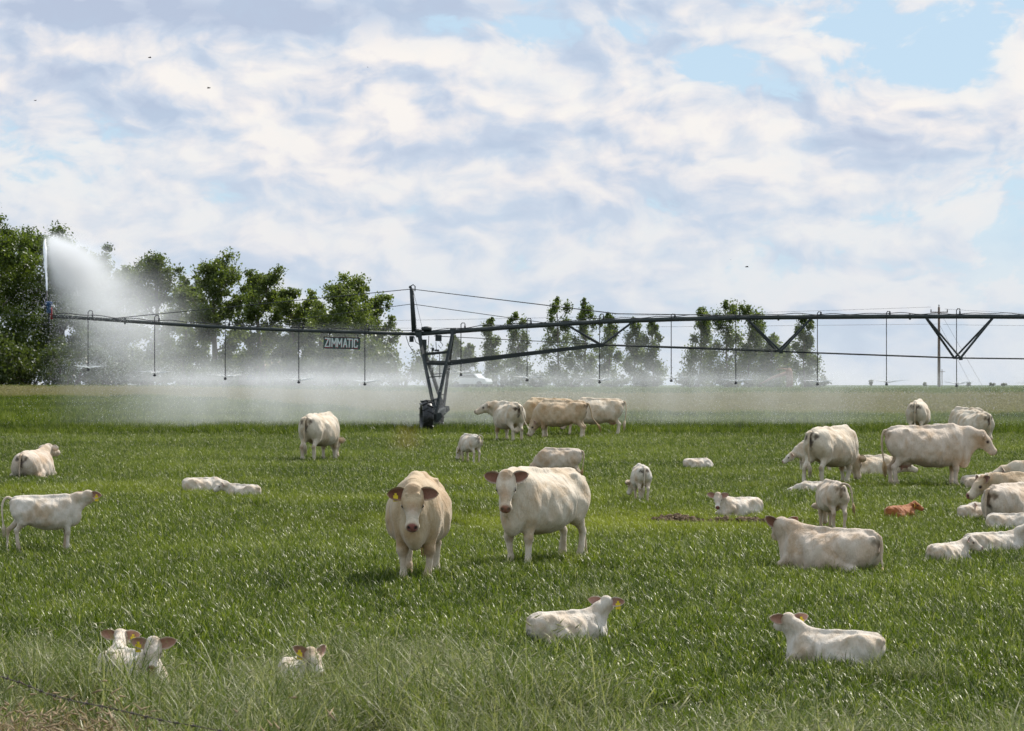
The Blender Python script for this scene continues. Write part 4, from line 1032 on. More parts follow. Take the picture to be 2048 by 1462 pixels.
    # ---- tail
    if tail:
        tk = kx if not calf else .52
        tz = zm(1.27); x0 = -.90 * kx
        swm = M_SWITCH
        if tail == 'hang': tp = [(x0, 0, tz), (x0 - .07 * tk, 0, tz - .02 * tk), (x0 - .11 * tk, 0, tz - .16 * tk), (x0 - .10 * tk, .01, tz - .45 * tk), (x0 - .06 * tk, .01, tz - .72 * tk)]
        elif tail == 'right': tp = [(x0, 0, tz), (x0 - .08 * tk, -.01, tz + .0 * tk), (x0 - .12 * tk, -.05 * tk, tz - .16 * tk), (x0 - .12 * tk, -.10 * tk, tz - .45 * tk), (x0 - .10 * tk, -.16 * tk, tz - .72 * tk)]
        elif tail == 'swing': tp = [(x0, 0, tz), (x0 - .08 * tk, -.02 * tk, tz - .03 * tk), (x0 - .15 * tk, -.06 * tk, tz - .25 * tk), (x0 - .20 * tk, -.12 * tk, tz - .5 * tk), (x0 - .36 * tk, -.2 * tk, tz - .72 * tk)]
        elif tail == 'arch': tp = [(x0 + .02, 0, tz), (x0 - .10 * tk, 0, tz + .06 * tk), (x0 - .20 * tk, -.06 * tk, tz - .02 * tk), (x0 - .24 * tk, -.12 * tk, tz - .22 * tk), (x0 - .22 * tk, -.16 * tk, tz - .5 * tk), (x0 - .20 * tk, -.17 * tk, tz - .66 * tk)]
        elif tail == 'archside': tp = [(x0 + .02, 0, tz), (x0 - .08 * tk, -.05 * tk, tz + .05 * tk), (x0 - .12 * tk, -.20 * tk, tz + .0 * tk), (x0 - .12 * tk, -.28 * tk, tz - .15 * tk), (x0 - .10 * tk, -.32 * tk, tz - .4 * tk), (x0 - .1 * tk, -.34 * tk, tz - .55 * tk)]
        elif tail == 'curl': tp = [(x0 + .02, 0, tz), (x0 - .08 * tk, -.04 * tk, tz + .06 * tk), (x0 - .12 * tk, -.15 * tk, tz + .04 * tk), (x0 - .12 * tk, -.22 * tk, tz - .08 * tk), (x0 - .1 * tk, -.20 * tk, tz - .2 * tk)]
        elif tail == 'down': tp = [(x0, 0, tz), (x0 - .05 * tk, .0, tz - .04 * tk), (x0 - .09 * tk, .02 * tk, tz - .2 * tk), (x0 - .10 * tk, .05 * tk, tz * .45), (x0 - .14 * tk, .08 * tk, .10 * tk)]
        else: tp = tail
        # smooth the path
        pts_ = [Vector(p) for p in tp]; sp = []
        for i in range(len(pts_) - 1):
            p0 = pts_[max(i - 1, 0)]; p1 = pts_[i]; p2 = pts_[i + 1]; p3 = pts_[min(i + 2, len(pts_) - 1)]
            for j in range(5):
                t_ = j / 5
                sp.append(.5 * ((2 * p1) + (p2 - p0) * t_ + (2 * p0 - 5 * p1 + 4 * p2 - p3) * t_ * t_ + (3 * p1 - p0 - 3 * p2 + p3) * t_ ** 3))
        sp.append(pts_[-1])
        rr = np.linspace(.036, .013, len(sp)) * (1 if not calf else .62)
        mb = MB(); mb.tube(sp, list(rr), 7)
        Vt = np.concatenate(mb.V); mt = np_mesh('tail', Vt, [np.concatenate(mb.F4), np.concatenate(mb.F3)])
        set_col(mt, 'coat', np.tile(base * (.93, .87, .80), (len(Vt), 1))); mt.materials.append(M_COAT)
        to = mesh_obj('tail', mt, None, root)
        end = sp[-1]; dirv = (sp[-1] - sp[-4]).normalized(); mb = MB(); SL = .30 * tk
        for k in range(16 if not calf else 9):
            a = rng.uniform(0, 6.28); sp_ = rng.uniform(.0, .055) * tk
            off = Vector((math.cos(a), math.sin(a), 0)) * sp_
            l = SL * rng.uniform(.7, 1.15)
            p0 = end - dirv * .06 * tk; e_ = end + dirv * l * .6 + Vector((0, 0, -l * .4)) + off * .8
            mb.tube([p0, end + dirv * l * .3 + off, e_], [.010 * tk + .002, .011 * tk + .002, .003], 4)
        mb.build('tail_switch', {'white': M_SWITCH_PALE, 'calf': M_SWITCH_PALE}.get(coat, M_SWITCH), to, True)
    return root
# ------------------------------------------------------------------ irrigation machine
M_STEEL = worn('galvanised_steel', (.034, .043, .041), .6, 0, .3, 3, .1)
M_DARKSTEEL = worn('dark_painted_steel', (.015, .021, .020), .6, 0, .3, 4, .1)
M_HOSE, _, _ = principled('black_hose', (.018, .018, .02), .5)
M_TYRE = worn('wet_tyre_rubber', (.018, .018, .019), .32, 0, .3, 9, .2)
M_RED = worn('red_pipe', (.28, .02, .02), .4, 0, .15, 6, 0); M_BLUE = worn('blue_housing', (.02, .07, .17), .4, 0, .2, 6, 0)
DP = 109.0
pm = lambda px, py, dy=0.0: Vector(((px - 1024) * DP / F, DP + dy, hz(py, DP)))
ORG = at(872, DP)
mach = empty('irrigation_machine', ORG); tag(mach, 'centre pivot irrigation machine, its pipe spanning the field on a wheeled tower', 'irrigation machine')
def loc_(v): return Vector(v) - ORG
def part(mb, name, mat, smooth=False, parent=None):
    V = [np.asarray(v) - np.array(ORG) for v in mb.V]; mb.V = V
    return mb.build(name, mat, parent or mach, smooth)
PIPE = [(105, 632.5), (180, 637), (314, 646.5), (455, 655), (602, 661), (734, 665), (830, 668), (905, 663), (1000, 656), (1100, 649.5), (1203, 643.5), (1345, 638.5), (1475, 635.5), (1638, 634), (1800, 633), (1950, 633), (2120, 634), (2400, 638)]
pyx = lambda px: float(np.interp(px, [p[0] for p in PIPE], [p[1] for p in PIPE]))
part(MB().tube([pm(*p) for p in PIPE if p[0] <= 830], .066, 12), 'overhang_pipe', M_STEEL, True)
part(MB().tube([pm(*p) for p in PIPE if p[0] >= 830], .086, 12), 'span_pipe', M_STEEL, True)
for px in (250, 470, 660, 1018, 1300, 1557, 1820):       # flanges
    c = pm(px, pyx(px)); part(MB().tube([c - Vector((.03, 0, 0)), c + Vector((.03, 0, 0))], .125, 12), 'flange', M_STEEL)
# electric cable lying along the pipe, sagging between its straps
cp = []
for k in range(0, 230):
    px = 112 + k * 10
    if px > 2390: break
    cp.append(pm(px, pyx(px)) + Vector((0, -.02, .105 + .022 * math.sin(k * .9) + .03 * max(0, math.sin(k * .31)))))
part(MB().tube(cp, .016, 5), 'power_cable', M_HOSE, True)
# drop hoses with sprinkler heads
DROPS = [(181, 737), (314, 748), (455, 755), (602, 762), (734, 766), (926, 747), (1058, 758), (1203, 762), (1346, 759), (1475, 764), (1638, 766), (1776, 766), (1916, 769), (2056, 770), (2200, 771)]
for i, (px, py) in enumerate(DROPS):
    c = pm(px, pyx(px)); e = pm(px, py) - Vector((.075, 0, 0)); mb = MB()
    top = .30 if i not in (8, 10, 11) else .2
    side = .075
    # gooseneck: up from the pipe, over and down the front
    mb.tube([c + Vector((side, 0, .05)), c + Vector((side, 0, top - .04)), c + Vector((side * .7, -.05, top)), c + Vector((-side * .3, -.11, top)), c + Vector((-side, -.13, top - .06)), c + Vector((-side, -.13, -.05)),
             Vector((e.x, e.y - .13, (c.z + e.z) / 2)), Vector((e.x, e.y - .13, e.z + .12))], [.018, .018, .018, .018, .018, .016, .016, .018], 7)
    h = part(mb, 'drop_hose', M_HOSE, True)
    mb = MB(); mb.tube([c + Vector((side, 0, .08)), c + Vector((side, 0, .20))], .032, 8); part(mb, 'coupling', M_HOSE, True, h)
    eb = Vector((e.x, e.y - .13, e.z))
    mb = MB(); mb.lathe([(.0, .16), (.022, .15), (.022, .08), (.05, .06), (.055, .03), (.02, .02), (.02, -.02), (.06, -.035), (.055, -.08), (.0, -.10)], eb, 'Z', 10)
    for k in range(3):
        a = k * 2.1; mb.tube([eb + Vector((math.cos(a) * .045, math.sin(a) * .045, .03)), eb + Vector((math.cos(a) * .05, math.sin(a) * .05, -.04))], .006, 4)
    part(mb, 'sprinkler_head', M_HOSE, True, h)
# tower: two feet on the base beam, two pipe saddles
d1, d2 = 106.7, 111.4
FT = Vector(((871 - 1024) * d1 / F, d1, hz(830, d1))); BK = Vector(((887 - 1024) * d2 / F, d2, hz(816, d2)))
TL = pm(838, 668); TR = pm(906, 662)
for a, b in ((FT, TL), (FT, TR), (BK, TL), (BK, TR)):
    off = Vector((0, -.10 if a is FT else .10, -.03)); d_ = (b - a).normalized()
    part(MB().beam(a, b + off, .10, .115), 'tower_leg', M_DARKSTEEL)
for (u, r_) in ((.26, .035), (.54, .018), (.82, .018)):      # braces between the legs of each side, seen one behind the other
    for ft, off in ((FT, -.1), (BK, .1)):
        a = TL.lerp(ft, u); b = TR.lerp(ft, u); part(MB().beam(a + Vector((0, off, 0)), b + Vector((0, off, 0)), r_ * 2, r_ * 2), 'brace', M_DARKSTEEL)
for tpt in (TL, TR):
    a = tpt.lerp(FT, .38); b = tpt.lerp(BK, .38); part(MB().beam(a, b, .07, .07), 'brace', M_DARKSTEEL)
part(MB().beam(FT + Vector((-.03, -.25, -.06)), BK + Vector((.03, .25, -.06)), .17, .20), 'base_beam', M_DARKSTEEL)
for c in (TL, TR): part(MB().box(c + Vector((0, 0, -.02)), (.22, .26, .22)), 'pipe_saddle', M_STEEL)
for c, r_ in ((FT, 1), (BK, -1)):
    mb = MB(); q = Matrix.Rotation(R(12), 3, 'Z') * .78
    mb._add([tuple(c + q @ Vector(v)) for v in [(-.16, -.14, .10), (.26, -.14, .10), (.30, -.14, -.10), (.02, -.14, -.36), (-.18, -.14, -.16), (-.16, .14, .10), (.26, .14, .10), (.30, .14, -.10), (.02, .14, -.36), (-.18, .14, -.16)]],
            [[0, 1, 6, 5], [1, 2, 7, 6], [2, 3, 8, 7], [3, 4, 9, 8], [4, 0, 5, 9]], [[0, 2, 1], [0, 3, 2], [0, 4, 3], [5, 6, 7], [5, 7, 8], [5, 8, 9]])
    part(mb, 'gearbox', M_STEEL if r_ > 0 else M_DARKSTEEL)
def wheel(c, yaw):
    r = .64; w = .30
    ro = empty('wheel', Vector(c) - ORG, yaw, mach)
    mb = MB(); mb.lathe([(.38, -.13), (.46, -.19), (.54, -.20), (.59, -.18), (.615, -.12), (.622, 0), (.615, .12), (.59, .18), (.54, .20), (.46, .19), (.38, .13)], (0, 0, 0), 'X', 40)
    ty = mb.build('tyre', M_TYRE, ro, True)
    for k in range(30):                # chevron lugs
        a = k / 30 * 2 * math.pi; s = 1 if k % 2 else -1; lug = MB()
        p0 = Vector((0, math.cos(a) * .638, math.sin(a) * .638)); p1 = Vector((s * .20, math.cos(a + .16) * .61, math.sin(a + .16) * .61))
        q = (p1 - p0).to_track_quat('X', 'Z').to_matrix(); n_ = Vector((0, math.cos(a + .08), math.sin(a + .08)))
        X_ = (p1 - p0).normalized(); Z_ = (n_ - X_ * n_.dot(X_)).normalized(); Y_ = Z_.cross(X_); Mx = Matrix((X_, Y_, Z_)).transposed()
        lug.box((p0 + p1) / 2, ((p1 - p0).length + .02, .035, .055), Mx); lug.build('lug', M_TYRE, ty)
    mb = MB(); mb.lathe([(0, -.03), (.12, -.05), (.15, -.03), (.34, -.02), (.36, -.12), (.37, -.12), (.37, .12), (.36, .12), (.34, .02), (0, .03)], (0, 0, 0), 'X', 24); mb.build('rim', M_STEEL, ro, True)
    return ro
wheel(Vector(((853 - 1024) * d1 / F, d1 - .15, gz(d1) + .58)), R(9))
wheel(Vector(((874 - 1024) * d2 / F, d2 + .15, gz(d2) + .56)), R(9))
# control box, motors, loose cables at the tower top
part(MB().box(pm(848, 690), (.20, .14, .42)), 'control_box', M_STEEL)
part(MB().box(pm(877, 676), (.24, .14, .24)), 'switch_box', M_DARKSTEEL)
part(MB().lathe([(0, 0), (.19, 0), (.21, .06), (.19, .13), (.06, .16), (0, .16)], pm(853, 661), 'Z', 14), 'dome_cap', M_DARKSTEEL, True)
part(MB().lathe([(0, 0), (.14, 0), (.15, .05), (.10, .10), (0, .12)], pm(836, 664), 'Z', 14), 'dome_cap', M_DARKSTEEL, True)
part(MB().tube([pm(823, 672), pm(823, 684)], .085, 8), 'flexible_joint', M_DARKSTEEL)
for pts in ([(812, 672), (818, 690), (828, 706), (838, 708), (842, 700)], [(828, 673), (832, 684), (840, 690)], [(858, 672), (857, 690), (855, 712)], [(866, 703), (866, 757)], [(879, 703), (880, 757)], [(880, 683), (886, 690), (882, 697), (877, 690)], [(872, 684), (873, 702)], [(858, 703), (866, 710), (876, 705)], [(866, 690), (866, 703)]):
    part(MB().tube([pm(*p, -.2) for p in pts], .014, 5), 'loose_cable', M_HOSE, True)
part(MB().box(pm(866, 699, -.2), (.10, .1, .12)).box(pm(874, 701, -.2), (.18, .1, .07)), 'valve', M_DARKSTEEL)
# truss
nodes = [(1203, 690), (1558, 703), (1915, 716), (2270, 720)]
tops = [((1135, 1265)), ((1495, 1622)), ((1853, 1985)), ((2210, 2335))]
for (nx_, ny2), (ta_, tb_) in zip(nodes, tops):
    for dy in (-.75, .75):
        n_ = pm(nx_, ny2, dy)
        for t_ in (ta_, tb_): part(MB().beam(n_, pm(t_, pyx(t_), dy * .08) + Vector((0, 0, -.06)), .075, .06), 'truss_strut', M_DARKSTEEL)
    part(MB().beam(pm(nx_, ny2, -.8), pm(nx_, ny2, .8), .07, .07), 'cross_strut', M_DARKSTEEL)
    part(MB().box(pm(nx_, ny2 + 1.5, -.8), (.13, .1, .12)), 'truss_knuckle', M_DARKSTEEL)
for dy, ft in ((-.75, FT), (.75, BK)):
    a = TL.lerp(ft, .37); b = TR.lerp(ft, .40)
    part(MB().beam(a, b, .10, .10), 'truss_beam', M_DARKSTEEL)
    part(MB().beam(b, pm(1203, 690, dy), .13, .14), 'truss_beam', M_DARKSTEEL)
    ch = [pm(*nodes[0], dy), pm(*nodes[1], dy), pm(*nodes[2], dy), pm(*nodes[3], dy)]
    part(MB().tube(ch, .019, 6), 'truss_rod', M_DARKSTEEL)
part(MB().tube([pm(868, 672), pm(1203, 689, -.3), pm(1558, 700, -.3)], .015, 5), 'truss_rod', M_DARKSTEEL)
# mast and stay cables
mt = pm(823, 577); mbm = pm(828, 664)
part(MB().tube([mbm, mt.lerp(mbm, .5), mt], [.095, .085, .075], 8), 'mast', M_DARKSTEEL, True)
part(MB().tube([mt, mt + Vector((-.02, 0, .1)), mt + Vector((.06, 0, .15)), mt + Vector((.14, -.02, .08)), mt + Vector((.13, -.04, -.1))], .022, 6), 'mast_hook', M_DARKSTEEL, True)
part(MB().lathe([(0, 0), (.05, .02), (.06, .06), (.03, .1), (0, .12)], mt + Vector((-.05, 0, .0)), 'Z', 8), 'mast_insulator', M_DARKSTEEL, True)
for dy in (-.04, .10):
    part(MB().tube([mt + Vector((0, dy, -.02)), pm(1235, 627.5, dy * 4), pm(1660, 633, dy)], .013, 5), 'stay_cable', M_DARKSTEEL)
    part(MB().tube([pm(824, 608, dy), pm(1100, 647, dy)], .012, 5), 'stay_cable', M_DARKSTEEL)
    part(MB().tube([mt + Vector((0, dy, -.02)), pm(225, 637, dy)], .013, 5), 'stay_cable', M_DARKSTEEL)
    part(MB().tube([pm(823, 608, dy), pm(470, 655, dy)], .010, 5), 'stay_cable', M_DARKSTEEL)
for p in ((834, 664), (846, 662)): part(MB().tube([mt + Vector((.05, -.05, 0)), pm(*p, -.05)], .006, 4), 'stay_cable', M_DARKSTEEL)
part(MB().tube([pm(-260, 622), pm(95, 632)], .010, 5), 'stay_cable', M_STEEL)
# end gun
g = pm(100, 632)
eg = part(MB().tube([g + Vector((.06, 0, -.12)), g + Vector((.04, 0, .1)), g + Vector((.02, 0, .34))], .06, 10), 'end_gun', M_RED, True)
part(MB().lathe([(0, 0), (.09, 0), (.10, .08), (.09, .26), (.14, .32), (.15, .40), (.12, .46), (0, .47)], g + Vector((-.04, -.02, .10)), 'Z', 12), 'gun_body', M_BLUE, True, eg)
part(MB().tube([g + Vector((-.14, 0, .30)), g + Vector((-.17, .15, .62)), g + Vector((-.18, .35, .98))], [.055, .045, .030], 8), 'gun_barrel', M_HOSE, True, eg)
mb = MB(); mb.beam(g + Vector((-.30, -.05, .42)), g + Vector((-.02, -.05, .42)), .03, .03); mb.beam(g + Vector((-.20, -.05, .20)), g + Vector((-.02, -.05, .18)), .03, .03)
mb.beam(g + Vector((-.20, -.05, .18)), g + Vector((-.20, -.05, .62)), .035, .035); mb.box(g + Vector((-.30, -.05, .42)), (.05, .05, .09)); mb.beam(g + Vector((-.03, -.05, -.26)), g + Vector((-.03, -.05, .12)), .05, .05)
part(mb, 'gun_arm', M_HOSE, False, eg)

# sign hanging from the overhang pipe
sg = empty('sign', pm(684, 686.5, -.12)); tag(sg, 'dark green ZIMMATIC sign with white letters hanging under the pipe', 'sign')
sg.rotation_euler = (0, R(1.8), 0)
k_ = DP / F
M_SGREEN = worn('sign_green', (.045, .085, .07), .5, 0, .15, 5, 0); M_SRED = worn('sign_red', (.30, .012, .03), .5, 0, .15, 5, 0); M_SLET = worn('sign_white', (.66, .72, .69), .5, 0, .1, 5, 0)
MB().box((0, 0, 0), (73.5 * k_, .02, 23.5 * k_)).build('board', M_SGREEN, sg)
MB().box((0, -.004, 11.3 * k_), (73.5 * k_ + .02, .03, 1.8 * k_)).build('top_rail', worn('rail_dark', (.06, .02, .025), .5), sg)
for x in (-26, 6, 31): MB().box((x * k_, 0, 15 * k_), (.025, .02, 7 * k_)).build('hanger', M_DARKSTEEL, sg)
# block letters as outlines on a grid of 0..1
def bars(ch):
    return {'Z': [((0, 1), (1, 1)), ((1, 1), (0, 0)), ((0, 0), (1, 0))], 'I': [((.5, 1), (.5, 0))],
            'M': [((0, 0), (0, 1)), ((0, 1), (.5, .35)), ((.5, .35), (1, 1)), ((1, 1), (1, 0))], 'A': [((0, 0), (.5, 1)), ((.5, 1), (1, 0)), ((.22, .32), (.78, .32))],
            'T': [((0, 1), (1, 1)), ((.5, 1), (.5, 0))], 'C': [((1, .80), (.85, 1)), ((.85, 1), (.15, 1)), ((.15, 1), (0, .85)), ((0, .85), (0, .15)), ((0, .15), (.15, 0)), ((.15, 0), (.85, 0)), ((.85, 0), (1, .2))]}[ch]
xpos = [(-33.0, 6.4), (-24.6, 1.5), (-19.6, 8.2), (-8.6, 8.2), (3.4, 6.8), (11.6, 7.0), (20.6, 1.5), (25.0, 6.2)]
for (x0, w_), chn in zip(xpos, 'ZIMMATIC'):
    for dx, dz, yy, mat_, nm in ((.5, -1.9, -.014, M_SRED, 'letter_shadow'), (0, 0, -.020, M_SLET, 'letter')):
        mb = MB()
        for (a, b), (c, d_) in bars(chn):
            p = Vector(((x0 + dx + a * w_) * k_, yy, (-7.2 + dz + b * 16.0 + 0) * k_)); q = Vector(((x0 + dx + c * w_) * k_, yy, (-7.2 + dz + d_ * 16.0) * k_))
            th = 2.3 * k_ if nm == 'letter' else 2.2 * k_
            e_ = (q - p).normalized() * th * .45; mb.beam(p - e_, q + e_, .006 + .0007 * len(mb.V), th)
        mb.build(nm, mat_, sg)

# ------------------------------------------------------------------ water in the air
def water_mat():
    m, t, b = principled('water_drops', (.92, .94, .97), .45, 0, .8); b.inputs['Transmission Weight'].default_value = .0
    return m
M_DROP = water_mat()
def droplets(C, r, rg_):
    n = len(C); r = r * rg_.uniform(.6, 1.5, (n, 1)); T = np.array([[1, 1, 1], [1, -1, -1], [-1, 1, -1], [-1, -1, 1]]) / 1.732
    V = (C[:, None, :] + T[None] * r[:, None]).reshape(-1, 3); b0 = np.arange(n)[:, None] * 4
    return V, np.concatenate([b0 + np.array([f_]) for f_ in ([0, 1, 2], [0, 3, 1], [0, 2, 3], [1, 3, 2])])
def sprays():
    rg_ = np.random.default_rng(8); VV, FF = [], []; off = 0; mbj = MB()
    for i, (px, py) in enumerate(DROPS):
        e = pm(px, py); e = np.array((e.x, e.y - .13, e.z)); n = 2600 if px < 2060 else 500; h0 = e[2] - gz(DP)
        a = rg_.uniform(0, 2 * np.pi, n); u = rg_.random(n); T_ = u * .95
        v = rg_.uniform(2.2, 4.4, n); vz = rg_.uniform(.7, 2.6, n)
        P_ = np.stack([np.cos(a) * v * T_ * (1 - .25 * T_) - .5 * T_ ** 1.5, np.sin(a) * v * T_ * (1 - .25 * T_), vz * T_ - 4.0 * T_ ** 2], 1)
        P_ = P_[P_[:, 2] > -h0] + e
        V, F_ = droplets(P_, .0075, rg_); VV.append(V); FF.append(F_ + off); off += len(V)
        for k in range(11):               # the streamlines leaving the plate
            aa = k / 11 * 6.283 + i; sp = 3.6; L_ = rg_.uniform(.35, .8)
            pts = [Vector((e[0] + math.cos(aa) * s * L_, e[1] + math.sin(aa) * s * L_, e[2] + .02 + .22 * s * L_ - .14 * (s * L_) ** 2)) for s in (0.05, .4, .7, 1)]
            mbj.tube(pts, [.012, .011, .007, .002], 4)
    # heavy drops falling out of the gun's plume
    n = 7500; c = np.array(pm(195, 655)); t_ = rg_.random(n)
    P_ = np.stack([rg_.normal(0, 1.1, n) + (t_ - .5) * 3.0, rg_.normal(0, 1.5, n), (1.3 - t_ * 2.6) + rg_.normal(0, .55, n)], 1) + c
    V, F_ = droplets(P_, .008, rg_); VV.append(V); FF.append(F_ + off); off += len(V)
    o = mesh_obj('water_drops', np_mesh('water_drops', np.concatenate(VV), np.concatenate(FF), False), M_DROP); tag(o, 'fine white water drops flying out of the hanging sprinklers', None, None, 'stuff')
    o = mbj.build('water_streams', M_DROP); tag(o, 'short white streams fanning out of each sprinkler plate', None, None, 'stuff')
    # the jet of the end gun
    mb = MB(); s = g + Vector((-.18, .35, .98)); rgj = random.Random(3)
    for k in range(10):
        top = 2.02 + rgj.uniform(-.25, .1)
        pts = [s + Vector((rgj.uniform(-.015, .015) * (1 + 2 * u) - .50 * u, 2.5 * u, top * u)) for u in np.linspace(0, 1, 9)]
        mb.tube(pts, [.024, .026, .03, .034, .038, .042, .045, .042, .02], 6)
    o = mb.build('water_jet', M_DROP, None, True); tag(o, 'narrow white jet of water shooting up from the end gun', 'water jet')
sprays()

def mist_object(name, label, lo, hi, build, step=.12):
    c = (Vector(lo) + Vector(hi)) / 2; sz = Vector(hi) - Vector(lo)
    m = bpy.data.materials.new(name); m.use_nodes = True; t = NT(m.node_tree); t.n.clear(); out = t.new('ShaderNodeOutputMaterial')
    vol = t.new('ShaderNodeVolumePrincipled'); vol.inputs['Color'].default_value = (.97, .98, 1, 1); vol.inputs['Anisotropy'].default_value = .25
    geo = t.new('ShaderNodeNewGeometry'); sx = t.new('ShaderNodeSeparateXYZ'); t.l.new(geo.outputs['Position'], sx.inputs[0])
    t.l.new(build(t, geo.outputs['Position'], *sx.outputs), vol.inputs['Density']); t.l.new(vol.outputs[0], out.inputs['Volume'])
    m.cycles.volume_step_rate = step
    o = MB().box((0, 0, 0), sz).build(name, m, None, False, c); tag(o, label, None, None, 'stuff'); return o
def bell(t, v, c, w):
    a = t.math('DIVIDE', t.math('SUBTRACT', v, c), w); return t.math('EXPONENT', t.math('MULTIPLY', t.math('MULTIPLY', a, a), -1.0))
X_of = lambda px: (px - 1024) * DP / F
def curtain(t, pos, X, Y, Z):
    zr = t.math('SUBTRACT', Z, gz(DP))
    mp = t.new('ShaderNodeMapping'); t.l.new(pos, mp.inputs[0]); mp.inputs['Scale'].default_value = (1.1, .35, .55)
    nz = t.noise(mp.outputs[0], .55, 4, .6)
    # strength along the pipe: thickest between the second hose and the tower, lighter to the right
    along = t.ramp(t.maprange(X, X_of(60), X_of(2200), 0, 1, 'LINEAR'), [(0.0, .0), (.05, .22), (.10, .55), (.17, .95), (.30, 1.0), (.365, .85), (.40, .62), (.47, .55), (.60, .50), (.74, .44), (.82, .24), (.96, .14), (1.0, .0)])
    up = t.ramp(t.maprange(zr, -.3, 4.3, 0, 1, 'LINEAR'), [(0, .45), (.18, .52), (.42, .85), (.50, 1.35), (.57, .70), (.70, .25), (1.0, 0)])
    thick = t.math('MULTIPLY', t.maprange(Y, DP - .9, DP + 1.5), t.maprange(Y, DP + 10, DP + 3))
    clumps = t.maprange(nz, .28, .72, .35, 1.6, 'LINEAR')
    dn = t.math('MULTIPLY', t.math('MULTIPLY', along, up), t.math('MULTIPLY', thick, clumps))
    return t.math('MULTIPLY', dn, .15)
mist_object('sprinkler_mist', 'veil of fine spray drifting under the hanging sprinklers', (X_of(60), DP - 1, gz(DP) - .9), (X_of(2200), DP + 10, gz(DP) + 4.3), curtain, .07)
def plume(t, pos, X, Y, Z):
    tot = None
    for px, py, r, a in [(94, 490, 15, 2.6), (108, 507, 23, 2.4), (126, 524, 31, 1.7), (148, 545, 38, .85), (176, 578, 48, .44), (205, 615, 58, .26), (240, 660, 72, .20), (290, 650, 70, .06), (80, 477, 9, 2.4)]:
        c = pm(px, py); rm = r * DP / F
        b = t.math('MULTIPLY', t.math('MULTIPLY', bell(t, X, c.x, rm * 1.15), bell(t, Z, c.z, rm)), bell(t, Y, DP + 2.5, rm * .9 + .9))
        b = t.math('MULTIPLY', b, a); tot = b if tot is None else t.math('ADD', tot, b)
    mp = t.new('ShaderNodeMapping'); t.l.new(pos, mp.inputs[0]); mp.inputs['Rotation'].default_value = (0, R(-40), 0); mp.inputs['Scale'].default_value = (.6, .6, 1.6)
    nz = t.noise(mp.outputs[0], .9, 4, .6)
    edge = t.math('MULTIPLY', t.math('MULTIPLY', t.maprange(X, X_of(40), X_of(84)), t.maprange(X, X_of(430), X_of(330))), t.math('MULTIPLY', t.maprange(Z, hz(795, DP), hz(740, DP)), t.maprange(Z, hz(440, DP), hz(470, DP))))
    left = t.maprange(t.math('MULTIPLY_ADD', Z, .0, X), X_of(70), X_of(92))
    return t.math('MULTIPLY', t.math('MULTIPLY', tot, edge), t.math('MULTIPLY', left, t.maprange(nz, .25, .75, .3, 1.5, 'LINEAR')))
mist_object('gun_mist', 'bright plume of mist blown right from the end gun jet', (X_of(38), DP - 1.2, hz(797, DP)), (X_of(432), DP + 6.2, hz(438, DP)), plume, .10)
# ------------------------------------------------------------------ the herd
GC = 'white cattle grazing and standing in the crop'; GL = 'calves lying in the crop'; GR = 'cows lying in the crop'
# foreground pair
animal(838, 1163, 'tan cow standing head on in mid field, yellow tag in one brown ear', GC, heading=-92, neck=(0, 10), head=(-90, -58), coat='tan', vox=.017, seed=1,
       legshift=[.02, -.02, .1, -.05], tail='hang', tagged='right', dirt=.7, fat=1.0, ears=(.05, .05), nlen=.58, droop=(.02, .06), sc=1.0)
animal(1086, 1130, 'white cow standing half turned, staring at the camera beside the tan cow', GC, heading=-124, neck=(14, 19), head=(-93, -58), coat='white', vox=.017, seed=2,
       legshift=[.0, .04, -.05, .06], tail='down', dirt=.35, fat=1.06, ears=(-.12, .0), nlen=.62, droop=(-.30, -.22), sc=.97)
# left
animal(90, 1108, 'white calf standing side on at the left edge, looking away with a yellow ear tag', GC, 'calf', heading=8, neck=(4, 30), head=(80, -5), coat='calf', vox=.013, seed=3,
       tail='arch', tagged='right', dirt=.15, sc=1.08, legshift=[.03, -.05, .05, -.3], nlen=.6, fat=1.0, swivel=-1)
animal(68, 958, 'white cow lying with its soiled rump to the camera at the far left', GR, 'cow', 'lie', heading=78, neck=(-6, 45), head=(66, -12), coat='pinkish', vox=.028, seed=4, tail='hang', dirt=1.0, nlen=.5, sc=.92)
animal(408, 989, 'white calf lying stretched out behind the curled one, head hidden', GL, 'calf', 'lie', heading=10, neck=(0, -12), head=(20, -20), coat='calf', vox=.016, seed=5, tail=None, dirt=.1, face=False, sc=1.0)
animal(488, 998, 'white calf lying with its head turned left onto its neighbour', GL, 'calf', 'lie', heading=150, neck=(8, 22), head=(196, -30), coat='calf', vox=.016, seed=6, tail=None, dirt=.1, sc=.85)
# middle distance
animal(640, 925, 'white cow grazing with its rump to the camera left of the machine wheels', GC, heading=68, neck=(0, -45), head=(70, -75), coat='white', vox=.026, seed=7, tail='hang', dirt=1.0, face=False)
animal(1017, 886, 'white cow seen from behind with raised head turned left, right of the wheels', GC, heading=112, neck=(38, 20), head=(182, -25), coat='white', vox=.026, seed=8, tail='swing', dirt=1.2, nlen=.6)
animal(1096, 874, 'tan cow grazing behind the muddy cream cow', GC, heading=183, neck=(0, -42), head=(185, -68), coat='tan', vox=.03, seed=9, tail=None, dirt=.4, face=False)
animal(1122, 880, 'muddy cream cow grazing in front of the tan cow, tail swung right', GC, heading=166, neck=(4, -46), head=(196, -66), coat='cream', vox=.026, seed=10, tail='swing', dirt=1.2)
animal(1196, 874, 'white cow standing side on, farthest right of the three grazing together', GC, heading=180, neck=(0, -30), head=(180, -60), coat='white', vox=.028, seed=11, tail='hang', dirt=.8, udder=True, face=False)
